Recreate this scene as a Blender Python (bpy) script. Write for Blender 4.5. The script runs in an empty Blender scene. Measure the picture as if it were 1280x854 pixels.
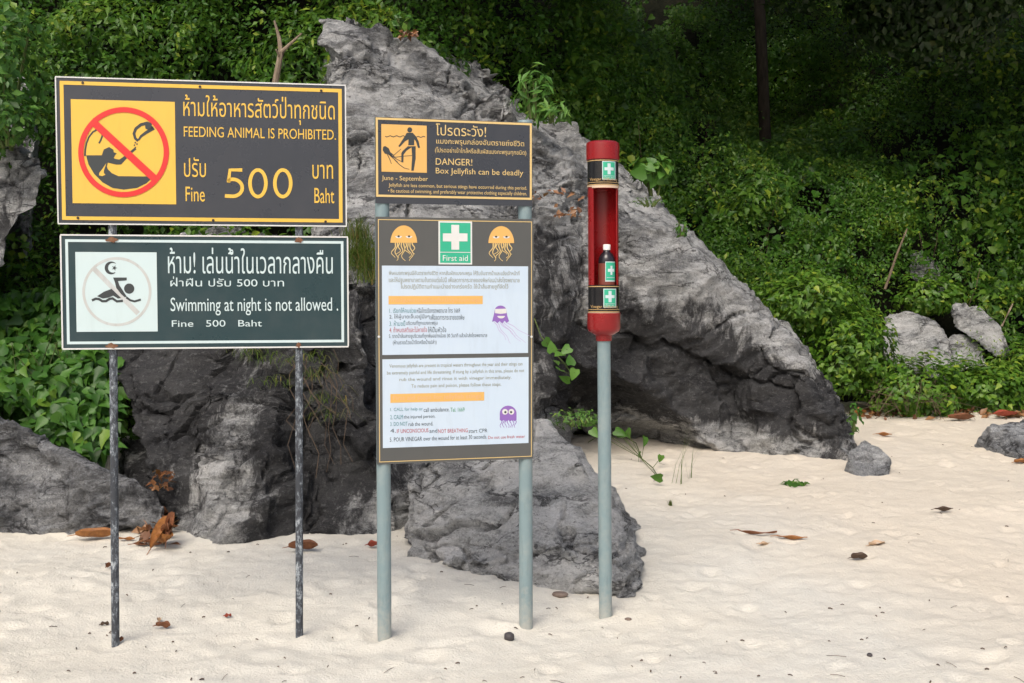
import bpy, bmesh, math, random
import numpy as np
from mathutils import Vector, kdtree
from mathutils.geometry import tessellate_polygon

random.seed(7)
RNG = np.random.default_rng(11)
SC = bpy.context.scene
COL = SC.collection
R = math.radians

# ------------------------------------------------------------------ camera, sky, sun, exposure
F, CX, CY, CAMZ = 1400.0, 640.0, 427.0, 1.5          # measured in photograph pixels (1280 wide)
TH = math.atan(65 / F)
cam = bpy.data.cameras.new('camera')
cam.sensor_width = 36; cam.lens = 36 * F / 1280; cam.clip_end = 500; cam.clip_start = 0.05
camo = bpy.data.objects.new('camera', cam); COL.objects.link(camo)
camo.location = (0, 0, CAMZ); camo.rotation_euler = (math.pi / 2 - TH, 0, 0)
SC.camera = camo

SUN_EL, SUN_AZ = R(50), R(200)                        # azimuth clockwise from +Y: behind and a little left of the camera
world = bpy.data.worlds.new('World'); SC.world = world; world.use_nodes = True
nt = world.node_tree
sky = nt.nodes.new('ShaderNodeTexSky'); sky.sky_type = 'NISHITA'; sky.sun_disc = False
sky.sun_elevation = SUN_EL; sky.sun_rotation = SUN_AZ
sky.air_density = 1.0; sky.dust_density = 6.0; sky.ozone_density = 0.6
bg = nt.nodes['Background']; bg.inputs['Strength'].default_value = 0.13
nt.links.new(sky.outputs[0], bg.inputs[0])
sun = bpy.data.lights.new('sun', 'SUN'); sun.energy = 1.25; sun.angle = R(34); sun.color = (1, .985, .93)
suno = bpy.data.objects.new('sun', sun); COL.objects.link(suno)
sd = Vector((math.sin(SUN_AZ) * math.cos(SUN_EL), math.cos(SUN_AZ) * math.cos(SUN_EL), math.sin(SUN_EL)))
suno.rotation_euler = sd.to_track_quat('Z', 'Y').to_euler(); suno.location = sd * 40
vs = SC.view_settings
SC.display_settings.display_device = 'sRGB'
vs.view_transform = 'Standard'; vs.look = 'None'; vs.gamma = 1; vs.use_curve_mapping = False
vs.exposure = 0.38
SC.cycles.max_bounces = 6; SC.cycles.transparent_max_bounces = 4

# ------------------------------------------------------------------ measuring helpers
ct, st = math.cos(TH), math.sin(TH)
def ray(px, py):
    u = (CY - py) / F
    return np.array(((px - CX) / F, ct + st * u, -st + ct * u))
def P(px, py, d):
    r = ray(px, py); s = d / r[1]
    return np.array((r[0] * s, d, CAMZ + r[2] * s))

# ------------------------------------------------------------------ noise (numpy)
def _h(ix, iy, iz, seed):
    h = (ix.astype(np.int64) * 374761393 + iy.astype(np.int64) * 668265263 + iz.astype(np.int64) * 2147483647 + seed * 974711) & 0xffffffff
    h = ((h ^ (h >> 13)) * 1274126177) & 0xffffffff
    h = ((h ^ (h >> 16)) * 2246822519) & 0xffffffff
    h ^= h >> 15
    return h / 4294967295.0
def vnoise(p, seed=0):
    p = np.asarray(p, float); i = np.floor(p); f = p - i; f = f * f * f * (f * (f * 6 - 15) + 10)
    i = i.astype(np.int64); out = 0
    for dx in (0, 1):
        wx = f[:, 0] if dx else 1 - f[:, 0]
        for dy in (0, 1):
            wy = f[:, 1] if dy else 1 - f[:, 1]
            for dz in (0, 1):
                wz = f[:, 2] if dz else 1 - f[:, 2]
                out = out + wx * wy * wz * _h(i[:, 0] + dx, i[:, 1] + dy, i[:, 2] + dz, seed)
    return out * 2 - 1
def fbm(p, octv=4, seed=0, gain=.5):
    a, s, o = 1.0, 0, 0; p = np.asarray(p, float)
    for k in range(octv):
        o = o + a * vnoise(p * 2.03 ** k + k * 17.3, seed + k); s += a; a *= gain
    return o / s
def ridged(p, octv=4, seed=0):
    a, s, o = 1.0, 0, 0; p = np.asarray(p, float)
    for k in range(octv):
        o = o + a * (1 - np.abs(vnoise(p * 2.1 ** k + k * 9.1, seed + k))); s += a; a *= .5
    return o / s
def worley(p, seed=0):
    p = np.asarray(p, float); i = np.floor(p).astype(np.int64); n = len(p)
    f1 = np.full(n, 9.); f2 = np.full(n, 9.); cid = np.zeros(n); off = np.zeros((n, 3))
    for dx in (-1, 0, 1):
        for dy in (-1, 0, 1):
            for dz in (-1, 0, 1):
                c = i + np.array((dx, dy, dz))
                q = np.stack([_h(c[:, 0], c[:, 1], c[:, 2], seed + 31 * k) for k in (1, 2, 3)], 1)
                dv = (c + q) - p; d = np.sqrt((dv ** 2).sum(1)); cc = _h(c[:, 0], c[:, 1], c[:, 2], seed + 777)
                near = d < f1
                f2 = np.where(near, f1, np.minimum(f2, d)); cid = np.where(near, cc, cid); off = np.where(near[:, None], dv, off); f1 = np.where(near, d, f1)
    return f1, f2, cid, off
def sstep(a, b, x):
    t = np.clip((np.asarray(x, float) - a) / (b - a), 0, 1); return t * t * (3 - 2 * t)

# ------------------------------------------------------------------ object helpers
ORG = {}
def props(o, label=None, cat=None, group=None, kind=None):
    for k, v in (('label', label), ('category', cat), ('group', group), ('kind', kind)):
        if v: o[k] = v
    return o
def thing(name, label, cat, loc, group=None):
    o = bpy.data.objects.new(name, None); COL.objects.link(o); o.location = loc; o.empty_display_size = .1
    ORG[o.name] = np.array(loc, float)
    return props(o, label, cat, group)
def build(name, V, Fc, mats, parent=None, origin=None, midx=None, smooth=False, attrs=None):
    """one mesh object from world coordinates"""
    V = np.asarray(V, float)
    if parent is not None: org = ORG[parent.name]
    elif origin is not None: org = np.array(origin, float)
    else: org = np.array(((V[:, 0].min() + V[:, 0].max()) / 2, (V[:, 1].min() + V[:, 1].max()) / 2, V[:, 2].min()))
    me = bpy.data.meshes.new(name)
    if isinstance(Fc, np.ndarray):
        n, k = Fc.shape
        me.vertices.add(len(V)); me.vertices.foreach_set('co', (V - org).astype(np.float32).ravel())
        me.loops.add(n * k); me.loops.foreach_set('vertex_index', Fc.astype(np.int32).ravel())
        me.polygons.add(n); me.polygons.foreach_set('loop_start', np.arange(0, n * k, k, dtype=np.int32))
        me.update(calc_edges=True)
    else:
        me.from_pydata((V - org).tolist(), [], Fc); me.update()
    for m in (mats if isinstance(mats, (list, tuple)) else [mats]): me.materials.append(m)
    if midx is not None: me.polygons.foreach_set('material_index', np.asarray(midx, np.int32))
    if smooth: me.polygons.foreach_set('use_smooth', np.ones(len(me.polygons), bool))
    for an, av in (attrs or {}).items():
        a = me.attributes.new(an, 'FLOAT', 'POINT'); a.data.foreach_set('value', np.asarray(av, np.float32))
    o = bpy.data.objects.new(name, me); COL.objects.link(o); ORG[o.name] = org
    if parent is not None: o.parent = parent
    else: o.location = org
    return o
class MB:
    def __init__(s): s.V, s.F, s.M, s.S = [], [], [], False
    def add(s, V, Fc, m=0):
        b = len(s.V); s.V += [tuple(v) for v in V]; s.F += [tuple(i + b for i in f) for f in Fc]; s.M += [m] * len(Fc)
    def tube(s, pts, rad, n=8, m=0, caps=True):
        pts = [np.array(p, float) for p in pts]; V = []; k = len(pts)
        rad = [rad] * k if np.isscalar(rad) else rad
        for i in range(k):
            t = pts[min(i + 1, k - 1)] - pts[max(i - 1, 0)]; t = t / (np.linalg.norm(t) + 1e-9)
            a = np.cross(t, (0, 0, 1) if abs(t[2]) < .9 else (1, 0, 0)); a /= np.linalg.norm(a); b = np.cross(t, a)
            for j in range(n):
                w = 2 * math.pi * j / n; V.append(pts[i] + rad[i] * (math.cos(w) * a + math.sin(w) * b))
        Fc = [(i * n + j, i * n + (j + 1) % n, (i + 1) * n + (j + 1) % n, (i + 1) * n + j) for i in range(k - 1) for j in range(n)]
        if caps: Fc += [tuple(range(n))[::-1], tuple((k - 1) * n + j for j in range(n))]
        s.add(V, Fc, m)
    def lathe(s, axis, prof, n=40, m=0):
        """axis(z)->(x,y); prof list of (r,z)"""
        V = []
        for r, z in prof:
            x, y = axis(z)
            V += [(x + r * math.cos(2 * math.pi * j / n), y + r * math.sin(2 * math.pi * j / n), z) for j in range(n)]
        Fc = [(i * n + j, i * n + (j + 1) % n, (i + 1) * n + (j + 1) % n, (i + 1) * n + j) for i in range(len(prof) - 1) for j in range(n)]
        s.add(V, Fc, m)
    def obj(s, name, mats, parent=None, origin=None, smooth=False, attrs=None):
        o = build(name, s.V, s.F, mats, parent, origin, s.M, smooth, attrs)
        if smooth:
            o.data.set_sharp_from_angle(angle=R(38))
        return o

# ------------------------------------------------------------------ materials
def mat(name, rgb=(.5, .5, .5), rough=.6, spec=.5, metal=0):
    m = bpy.data.materials.new(name); m.use_nodes = True
    b = m.node_tree.nodes['Principled BSDF']
    b.inputs['Base Color'].default_value = (*rgb, 1); b.inputs['Roughness'].default_value = rough
    b.inputs['Specular IOR Level'].default_value = spec; b.inputs['Metallic'].default_value = metal
    return m
class NB:
    def __init__(s, m): s.t = m.node_tree; s.b = s.t.nodes['Principled BSDF']
    def n(s, typ, **kw):
        nd = s.t.nodes.new('ShaderNode' + typ)
        for k, v in kw.items():
            if hasattr(nd, k): setattr(nd, k, v)
        return nd
    def l(s, a, b): s.t.links.new(a, b)
    def coord(s, scale=(1, 1, 1), rot=(0, 0, 0)):
        tc = s.n('TexCoord'); mp = s.n('Mapping'); mp.inputs['Scale'].default_value = scale; mp.inputs['Rotation'].default_value = rot
        s.l(tc.outputs['Object'], mp.inputs[0]); return mp.outputs[0]
    def noise(s, vec, scale, detail=4, rough=.55, dist=0):
        nd = s.n('TexNoise'); s.l(vec, nd.inputs['Vector']); nd.inputs['Scale'].default_value = scale
        nd.inputs['Detail'].default_value = detail; nd.inputs['Roughness'].default_value = rough; nd.inputs['Distortion'].default_value = dist
        return nd.outputs['Fac']
    def ramp(s, fac, stops):
        nd = s.n('ValToRGB'); s.l(fac, nd.inputs[0]); cr = nd.color_ramp
        while len(cr.elements) < len(stops): cr.elements.new(.5)
        for e, (p, c) in zip(cr.elements, stops):
            e.position = p; e.color = (*c, 1) if len(c) == 3 else c
        return nd.outputs['Color']
    def mix(s, fac, a, b, blend='MIX'):
        nd = s.n('Mix', data_type='RGBA', blend_type=blend)
        if hasattr(fac, 'type') or hasattr(fac, 'links'): s.l(fac, nd.inputs[0])
        else: nd.inputs[0].default_value = fac
        for v, i in ((a, 6), (b, 7)):
            if isinstance(v, tuple): nd.inputs[i].default_value = (*v, 1)
            else: s.l(v, nd.inputs[i])
        return nd.outputs[2]
    def math(s, op, a, b=0.0, clamp=False):
        nd = s.n('Math', operation=op, use_clamp=clamp)
        for v, i in ((a, 0), (b, 1)):
            if isinstance(v, (int, float)): nd.inputs[i].default_value = v
            else: s.l(v, nd.inputs[i])
        return nd.outputs[0]
    def attr(s, name):
        nd = s.n('Attribute', attribute_name=name); return nd.outputs['Fac']
    def bump(s, h, strength, dist, prev=None):
        nd = s.n('Bump'); nd.inputs['Strength'].default_value = strength; nd.inputs['Distance'].default_value = dist
        s.l(h, nd.inputs['Height'])
        if prev is not None: s.l(prev, nd.inputs['Normal'])
        return nd.outputs[0]
    def base(s, c): s.l(c, s.b.inputs['Base Color'])
    def normal(s, v): s.l(v, s.b.inputs['Normal'])
g3 = lambda v: (v, v, v)

def rock_mat(name, lo, mid, hi, dark=(.038, .038, .042), warm=(.23, .21, .18)):
    m = mat(name, rough=.9, spec=.2); b = NB(m)
    v = b.coord(); vt = b.coord((1, 1, 2.6), (R(6), R(26), 0)); vs_ = b.coord((1, 1, 2.8), (R(10), R(30), R(8)))
    wv = b.mix(.22, vs_, b.n('TexNoise').outputs['Color'])
    big = b.noise(vt, 1.9, 6, .62, .5); streak = b.noise(wv, 5.5, 8, .76, .15); fine = b.noise(v, 18, 8, .8, .1); grain = b.noise(v, 85, 4, .75)
    c = b.ramp(big, [(.34, lo), (.45, mid), (.57, hi)])
    c = b.mix(b.math('MULTIPLY', b.ramp(streak, [(.34, g3(1)), (.43, g3(0))]), .7), c, lo)
    c = b.mix(b.math('MULTIPLY', b.ramp(streak, [(.54, g3(0)), (.66, g3(1))]), .65), c, hi)
    wm = b.noise(vt, 2.0, 5, .65)
    c = b.mix(b.math('MULTIPLY', b.ramp(wm, [(.52, g3(0)), (.68, g3(1))]), .30), c, warm)
    c = b.mix(b.math('MULTIPLY', b.ramp(fine, [(.34, g3(1)), (.44, g3(0))]), .6), c, lo)
    for sc_, am in ((3.2, .34), (8.5, .40), (24, .34)):
        wv2 = b.mix(.06 if sc_ > 5 else .10, vt, b.n('TexNoise').outputs['Color']); vo = b.n('TexVoronoi', feature='F1'); b.l(wv2, vo.inputs['Vector']); vo.inputs['Scale'].default_value = sc_
        sv = b.n('SeparateColor'); b.l(vo.outputs['Color'], sv.inputs[0])
        c = b.mix(am, c, b.ramp(sv.outputs[0], [(.0, g3(.25)), (.5, g3(.5)), (1, g3(.78))]), 'OVERLAY')
    c = b.mix(.55, c, b.ramp(grain, [(.30, g3(.15)), (.5, g3(.5)), (.68, g3(.9))]), 'OVERLAY')
    # dark blotches
    bln = b.noise(b.coord((2.0, 2.0, .8)), 2.6, 8, .74, .4)
    k = b.math('ADD', b.attr('stain'), b.math('MULTIPLY', b.math('SUBTRACT', bln, .5), 1.9))
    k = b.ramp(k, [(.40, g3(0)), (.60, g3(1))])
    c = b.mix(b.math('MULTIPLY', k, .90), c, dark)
    # pale lichen crust and pits
    sp = b.noise(v, 30, 6, .8, .3)
    c = b.mix(b.math('MULTIPLY', b.ramp(sp, [(.54, g3(0)), (.64, g3(1))]), b.math('SUBTRACT', .62, b.math('MULTIPLY', k, .42))), c, hi)
    c = b.mix(b.math('MULTIPLY', b.ramp(b.noise(b.coord((1, 1, 1.8), (R(5), R(28), 0)), 34, 8, .8, .5), [(.37, g3(1)), (.42, g3(0))]), .8), c, dark)
    # dark seams running with the bedding
    se = b.noise(wv, 2.6, 6, .62, .4); sd_ = b.math('ABSOLUTE', b.math('SUBTRACT', se, .5))
    sm = b.ramp(sd_, [(.006, g3(1)), (.022, g3(0))]); sm = b.math('MULTIPLY', sm, b.ramp(wm, [(.44, g3(1)), (.56, g3(0))]))
    c = b.mix(b.math('MULTIPLY', sm, .8), c, dark)
    c = b.mix(b.math('MULTIPLY', b.attr('crack'), .75), c, dark)
    b.base(c)
    n1 = b.bump(streak, 1.0, .09); n2 = b.bump(fine, 1.0, .055, n1); n3 = b.bump(grain, .9, .02, n2); n4 = b.bump(sm, -.6, .03, n3)
    b.normal(n4)
    return m
M = {}
M['rock'] = rock_mat('weathered_limestone', (.165, .17, .178), (.35, .357, .362), (.62, .628, .628))
M['boulder'] = rock_mat('pale_limestone', (.26, .267, .275), (.48, .488, .492), (.70, .705, .70))
M['slate'] = rock_mat('slate_grey_limestone', (.09, .094, .102), (.185, .192, .205), (.34, .35, .365))
M['bluerock'] = rock_mat('bluish_limestone', (.20, .215, .235), (.31, .325, .345), (.44, .455, .47))

def leaf_mat(name, c0, c1, c2, trans=.35):
    m = mat(name, rough=.42, spec=.4); b = NB(m)
    t = b.attr('tint')
    c = b.ramp(t, [(0, c0), (.55, c1), (.93, c2), (1, (c2[0] * 1.9, c2[1] * 1.35, c2[2] * 1.2))])
    b.base(c)
    tr = b.n('BsdfTranslucent'); b.l(b.mix(.5, c, (.16, .26, .03)), tr.inputs['Color'])
    mx = b.n('MixShader'); mx.inputs[0].default_value = trans
    b.l(b.b.outputs[0], mx.inputs[1]); b.l(tr.outputs[0], mx.inputs[2])
    b.l(mx.outputs[0], b.t.nodes['Material Output'].inputs[0])
    return m
M['leaf'] = leaf_mat('thicket_leaf', (.020, .066, .009), (.054, .155, .016), (.130, .245, .026), .42)
M['leaf_bright'] = leaf_mat('fresh_leaf', (.028, .090, .013), (.055, .160, .022), (.095, .225, .032), .38)
M['leaf_shrub'] = leaf_mat('low_shrub_leaf', (.050, .135, .013), (.100, .220, .022), (.170, .300, .034), .40)
M['leaf_pale'] = leaf_mat('pale_leaf', (.055, .155, .022), (.095, .235, .035), (.15, .31, .055), .38)
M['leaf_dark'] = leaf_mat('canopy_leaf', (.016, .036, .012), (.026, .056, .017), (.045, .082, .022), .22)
M['grass'] = leaf_mat('dry_grass', (.075, .13, .028), (.13, .20, .04), (.24, .21, .08), .35)
M['litter'] = leaf_mat('fallen_leaf_litter', (.09, .035, .016), (.18, .075, .030), (.28, .15, .07), .1)

def bark_mat(name, a, bb):
    m = mat(name, rough=.9, spec=.2); b = NB(m)
    n = b.noise(b.coord((3, 3, .6)), 9, 5, .65); b.base(b.ramp(n, [(.3, a), (.7, bb)])); b.normal(b.bump(n, .6, .02)); return m
M['bark'] = bark_mat('dark_bark', (.018, .015, .012), (.05, .042, .034))
M['twig'] = bark_mat('bleached_twig', (.16, .12, .085), (.36, .29, .22))
M['stick'] = bark_mat('weathered_stick', (.09, .066, .045), (.20, .155, .11))
M['drytwig'] = bark_mat('grey_brown_twig', (.06, .042, .03), (.16, .115, .08))
M['stem'] = bark_mat('green_stem', (.06, .09, .03), (.12, .15, .05))

def sand_mat():
    m = mat('pale_sand', rough=.95, spec=.15); b = NB(m); v = b.coord()
    n = b.noise(v, .55, 4, .5); f = b.noise(v, 6, 6, .6); g = b.noise(v, 420, 2, .6); g2 = b.noise(v, 95, 3, .6)
    c = b.ramp(n, [(.35, (.600, .590, .540)), (.65, (.632, .603, .522))])
    sx = b.n('SeparateXYZ'); b.l(v, sx.inputs[0]); gx = b.math('ADD', b.math('MULTIPLY', sx.outputs[0], .16), b.math('MULTIPLY', sx.outputs[1], .075)); gx = b.ramp(b.math('ADD', gx, b.math('MULTIPLY', n, .3)), [(.72, g3(0)), (1.0, g3(1))])
    c = b.mix(b.math('MULTIPLY', gx, .6), c, (.60, .525, .425))
    c = b.mix(b.math('MULTIPLY', b.ramp(f, [(.40, g3(1)), (.62, g3(0))]), .16), c, (.50, .455, .395))
    c = b.mix(b.math('MULTIPLY', b.ramp(g, [(.30, g3(1)), (.42, g3(0))]), .45), c, (.33, .28, .23))
    c = b.mix(b.math('MULTIPLY', b.ramp(g, [(.60, g3(0)), (.72, g3(1))]), .4), c, (.78, .74, .68))
    c = b.mix(b.math('MULTIPLY', b.ramp(b.noise(v, 38, 4, .8), [(.25, g3(1)), (.29, g3(0))]), .5), c, (.22, .17, .12))
    b.base(c)
    b.normal(b.bump(g, .35, .004, b.bump(g2, .5, .012, b.bump(f, .35, .05))))
    return m
M['sand'] = sand_mat()
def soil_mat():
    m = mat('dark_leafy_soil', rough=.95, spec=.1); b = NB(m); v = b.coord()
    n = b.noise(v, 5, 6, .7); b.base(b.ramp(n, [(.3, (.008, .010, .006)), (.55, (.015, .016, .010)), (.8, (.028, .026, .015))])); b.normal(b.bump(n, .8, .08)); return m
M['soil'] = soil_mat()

def worn(name, rgb, rough, dirt=(.2, .16, .12), amt=.25, scale=6, bump=0.0):
    m = mat(name, rgb, rough); b = NB(m); v = b.coord()
    n = b.noise(v, scale, 6, .7); n2 = b.noise(b.coord((3, 3, .5)), scale * 2, 5, .6)
    c = b.mix(b.math('MULTIPLY', b.ramp(n, [(.45, g3(0)), (.75, g3(1))]), amt), rgb, dirt)
    c = b.mix(b.math('MULTIPLY', b.ramp(n2, [(.52, g3(0)), (.72, g3(1))]), amt * .6), c, tuple(x * .6 for x in rgb))
    b.base(c)
    rr = b.ramp(n, [(.3, g3(max(rough - .08, .03))), (.7, g3(min(rough + .12, 1)))]); b.l(rr, b.b.inputs['Roughness'])
    if bump: b.normal(b.bump(b.noise(v, scale * 1.5, 3), bump, .01))
    return m
M['brown_panel'] = worn('dark_brown_panel', (.040, .045, .057), .28, (.09, .08, .075), .2, 3)
M['teal_panel'] = worn('dark_teal_panel', (.016, .042, .050), .32, (.08, .09, .09), .25, 4)
M['board_panel'] = worn('grey_brown_board', (.084, .087, .086), .34, (.12, .11, .1), .2, 3)
M['yellow'] = worn('sign_yellow', (.72, .455, .068), .38, (.6, .38, .1), .2, 5)
M['cream'] = worn('sign_cream_yellow', (.66, .48, .20), .4, (.5, .38, .2), .2, 9)
M['orange'] = worn('sign_orange', (.70, .41, .12), .4, (.7, .4, .2), .2, 9)
M['red'] = worn('sign_red', (.66, .030, .028), .35, (.5, .05, .04), .2, 5)
M['ink'] = mat('sign_ink', (.035, .042, .045), .45)
M['pale'] = worn('faded_pale_blue_white', (.53, .65, .67), .38, (.5, .58, .55), .2, 5)
M['white'] = worn('white_edge', (.66, .67, .66), .45, (.4, .35, .3), .25, 8)
M['sheet'] = worn('pale_blue_sheet', (.51, .615, .735), .36, (.62, .70, .76), .3, 4)
M['faded'] = worn('faded_ring_pink', (.475, .485, .475), .45, (.53, .60, .62), .7, 9)
M['green'] = worn('safety_green', (.03, .40, .24), .4, (.05, .35, .25), .2, 6)
M['olive'] = mat('olive_print', (.27, .27, .20), .5)
M['teal_txt'] = mat('teal_print', (.08, .24, .27), .5)
M['dark_txt'] = mat('dark_print', (.07, .09, .11), .5)
M['red_txt'] = mat('red_print', (.42, .07, .09), .5)
M['purple'] = mat('purple_print', (.24, .12, .42), .5)
M['lilac'] = mat('lilac_print', (.45, .38, .60), .5)
M['rust'] = worn('rust', (.16, .07, .035), .9, (.3, .2, .13), .7, 30, .4)
M['bolt'] = mat('bolt_steel', (.05, .04, .035), .5, metal=.6)
def post_mat():
    m = mat('peeling_painted_post', rough=.6); b = NB(m)
    n = b.noise(b.coord((1, 1, .5)), 55, 7, .8, .3); z = b.noise(b.coord((.2, .2, 1)), 2.2, 3)
    k = b.math('ADD', b.math('MULTIPLY', n, .8), b.math('MULTIPLY', z, .45))
    b.base(b.ramp(k, [(.60, (.035, .04, .05)), (.66, (.13, .15, .175)), (.73, (.42, .46, .49))]))
    b.normal(b.bump(k, .5, .004)); return m
M['oldpost'] = post_mat()
M['pvc'] = worn('grey_blue_pvc', (.19, .265, .285), .45, (.32, .35, .33), .55, 9)
def pvc_base(m):                     # sand dust stuck to the foot of the pipe
    b = NB(m); col = b.b.inputs['Base Color'].links[0].from_socket; sx = b.n('SeparateXYZ'); v = b.coord(); b.l(v, sx.inputs[0])
    k = b.math('ADD', sx.outputs[2], b.math('MULTIPLY', b.noise(v, 30, 5, .7), .5)); b.base(b.mix(b.math('MULTIPLY', b.ramp(k, [(.20, g3(1)), (.42, g3(0))]), .5), col, (.46, .42, .36)))
pvc_base(M['pvc'])
M['redpaint'] = worn('red_gloss_paint', (.25, .008, .010), .28, (.15, .008, .009), .35, 9)
M['black'] = worn('black_label', (.012, .012, .014), .18, (.03, .03, .03), .3, 9)
M['gold'] = mat('gold_print', (.50, .33, .14), .4)
M['rim'] = mat('cut_rim_cream', (.60, .45, .33), .5)
M['bottle'] = mat('dark_brown_plastic', (.018, .015, .02), .12)
M['red_through'] = worn('orange_red_see_through', (.17, .045, .032), .35, (.3, .06, .03), .3, 12)  # reddish band painted for the red tube showing through the bottle
M['cap'] = mat('white_cap', (.75, .74, .72), .4)
def dl(name, a, bb):
    m = mat(name, rough=.6, spec=.3); b = NB(m); n = b.noise(b.coord((1, 1, 1)), 22, 5, .7)
    b.base(b.ramp(n, [(.3, a), (.7, bb)])); b.normal(b.bump(n, .4, .005)); return m
M['dl_orange'] = dl('orange_dead_leaf', (.17, .062, .018), (.42, .185, .055))
M['dl_brown'] = dl('brown_dead_leaf', (.10, .038, .018), (.25, .10, .045))
M['dl_red'] = dl('red_dead_leaf', (.20, .030, .018), (.40, .085, .045))
M['dl_tan'] = dl('tan_dead_leaf', (.36, .24, .15), (.55, .40, .27))
M['dl_dark'] = dl('dark_dead_leaf', (.045, .03, .022), (.12, .075, .05))
M['pebble'] = dl('dark_pebble_stone', (.035, .032, .036), (.075, .068, .07))
M['shellstone'] = dl('brown_stone', (.11, .08, .065), (.22, .17, .14))

# ------------------------------------------------------------------ the ground
DIMPS = []
for _ in range(760):
    DIMPS.append((random.uniform(-3.6, 5.6), random.uniform(3.9, 10.8), random.uniform(.03, .095), random.uniform(.007, .019), random.uniform(.5, 1), random.uniform(0, 3.14)))
MOUNDS = []
def ground_z(x, y, detail=True):
    x = np.atleast_1d(np.asarray(x, float)); y = np.atleast_1d(np.asarray(y, float))
    s = np.clip(y - 5, 0, 8); z = .05 * (np.sqrt(s * s + .25) - .5) * (s > 0) + .012 * np.clip(x - 1, 0, 4) * sstep(5.5, 8, y)
    if detail:
        q = np.stack([x * 1.1, y * 1.1, 0 * x], 1); w = np.exp(-np.clip(np.abs(x) - 8, 0, None)) * np.exp(-np.clip(y - 13, 0, None)) * np.exp(-np.clip(2 - y, 0, None))
        z = z + w * (.040 * fbm(q, 3, 3) + .011 * fbm(q * 5.3, 3, 8) + .016 * np.abs(fbm(q * 15, 3, 9)))
        if len(x) < 8:
            D = np.array(DIMPS); dx = x[:, None] - D[:, 0]; dy = y[:, None] - D[:, 1]; ca, sa = np.cos(D[:, 5]), np.sin(D[:, 5])
            d2 = ((dx * ca + dy * sa) / D[:, 2]) ** 2 + ((-dx * sa + dy * ca) / (D[:, 2] * D[:, 4])) ** 2
            z = z + (D[:, 3] * (-np.exp(-d2 * 1.6) + .55 * np.exp(-(np.sqrt(d2) - 1.35) ** 2 * 5))).sum(1)
        for (cx, cy, r, h, e, a) in (DIMPS if len(x) >= 8 else []):
            sel = (np.abs(x - cx) < r * 3) & (np.abs(y - cy) < r * 3)
            if not sel.any(): continue
            dx = x[sel] - cx; dy = y[sel] - cy; u = (dx * math.cos(a) + dy * math.sin(a)) / r; v = (-dx * math.sin(a) + dy * math.cos(a)) / (r * e)
            d2 = u * u + v * v; z[sel] += h * (-np.exp(-d2 * 1.6) + .55 * np.exp(-(np.sqrt(d2) - 1.35) ** 2 * 5))
        for (cx, cy, r, h) in MOUNDS:
            sel = (np.abs(x - cx) < r * 3) & (np.abs(y - cy) < r * 3)
            z[sel] += h * np.exp(-((x[sel] - cx) ** 2 + (y[sel] - cy) ** 2) / r ** 2)
    return z
def G(px, py, detail=True):
    r = ray(px, py); lo, hi = 3.0, 16.0
    for _ in range(22):
        d = (lo + hi) / 2; p = np.array((r[0] * d / r[1], d, CAMZ + r[2] * d / r[1]))
        if p[2] > ground_z(p[0], p[1], detail)[0]: lo = d
        else: hi = d
    return p
for fx, fy, r, h in ((143, 806, .14, .004), (374, 801, .14, .004), (482, 800, .16, .006), (660, 784, .15, .003), (757, 779, .15, .004)):
    p = G(fx, fy, False); MOUNDS.append((p[0], p[1] + .02, .30, float(ground_z(p[0], p[1], False)[0] - ground_z(p[0], p[1])[0]) - .018)); MOUNDS.append((p[0], p[1] + .06, .06, .008))
xs = np.concatenate([np.linspace(-90, -6, 14), np.arange(-5, 6.2, .026), np.linspace(7, 90, 14)])
ys = np.concatenate([np.linspace(-90, 2.6, 14), np.arange(3.6, 11.6, .026), np.linspace(12.4, 90, 14)])
X, Y = np.meshgrid(xs, ys); Z = ground_z(X.ravel(), Y.ravel())
nx, ny = len(xs), len(ys); ii = np.arange(nx * ny).reshape(ny, nx)
props(build('sand_beach', np.stack([X.ravel(), Y.ravel(), Z], 1),
            np.stack([ii[:-1, :-1], ii[:-1, 1:], ii[1:, 1:], ii[1:, :-1]], -1).reshape(-1, 4), M['sand'], origin=(0, 0, 0), smooth=True), kind='structure')

# hillside behind: a steep bank, y as a function of x and height
def bank_y(x, z):
    x = np.asarray(x, float); z = np.asarray(z, float); t = sstep(-2.2, 2.4, x)
    left = 9.0 + (z - .3) * .36
    right = 10.7 + np.clip(z - .3, 0, 1.0) * 1.9 + np.clip(z - 1.3, 0, None) * .72
    hollow = 3.4 * np.exp(-((x - 4.0) / 1.5) ** 2 - ((z - 4.3) / 1.1) ** 2)
    return left * (1 - t) + right * t + hollow
bx = np.linspace(-14, 18, 130); bz = np.linspace(-.3, 11, 60)
BX, BZ = np.meshgrid(bx, bz); q = np.stack([BX.ravel() * .7, BZ.ravel() * .7, 0 * BX.ravel()], 1)
BY = bank_y(BX, BZ).ravel() + .75 + .25 * fbm(q, 4, 40)
kk = np.arange(len(bx) * len(bz)).reshape(len(bz), len(bx))
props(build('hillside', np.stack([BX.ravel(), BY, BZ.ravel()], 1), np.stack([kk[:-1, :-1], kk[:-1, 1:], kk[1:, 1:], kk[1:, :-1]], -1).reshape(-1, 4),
            M['soil'], origin=(0, 12, 0), smooth=True), kind='structure')

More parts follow.
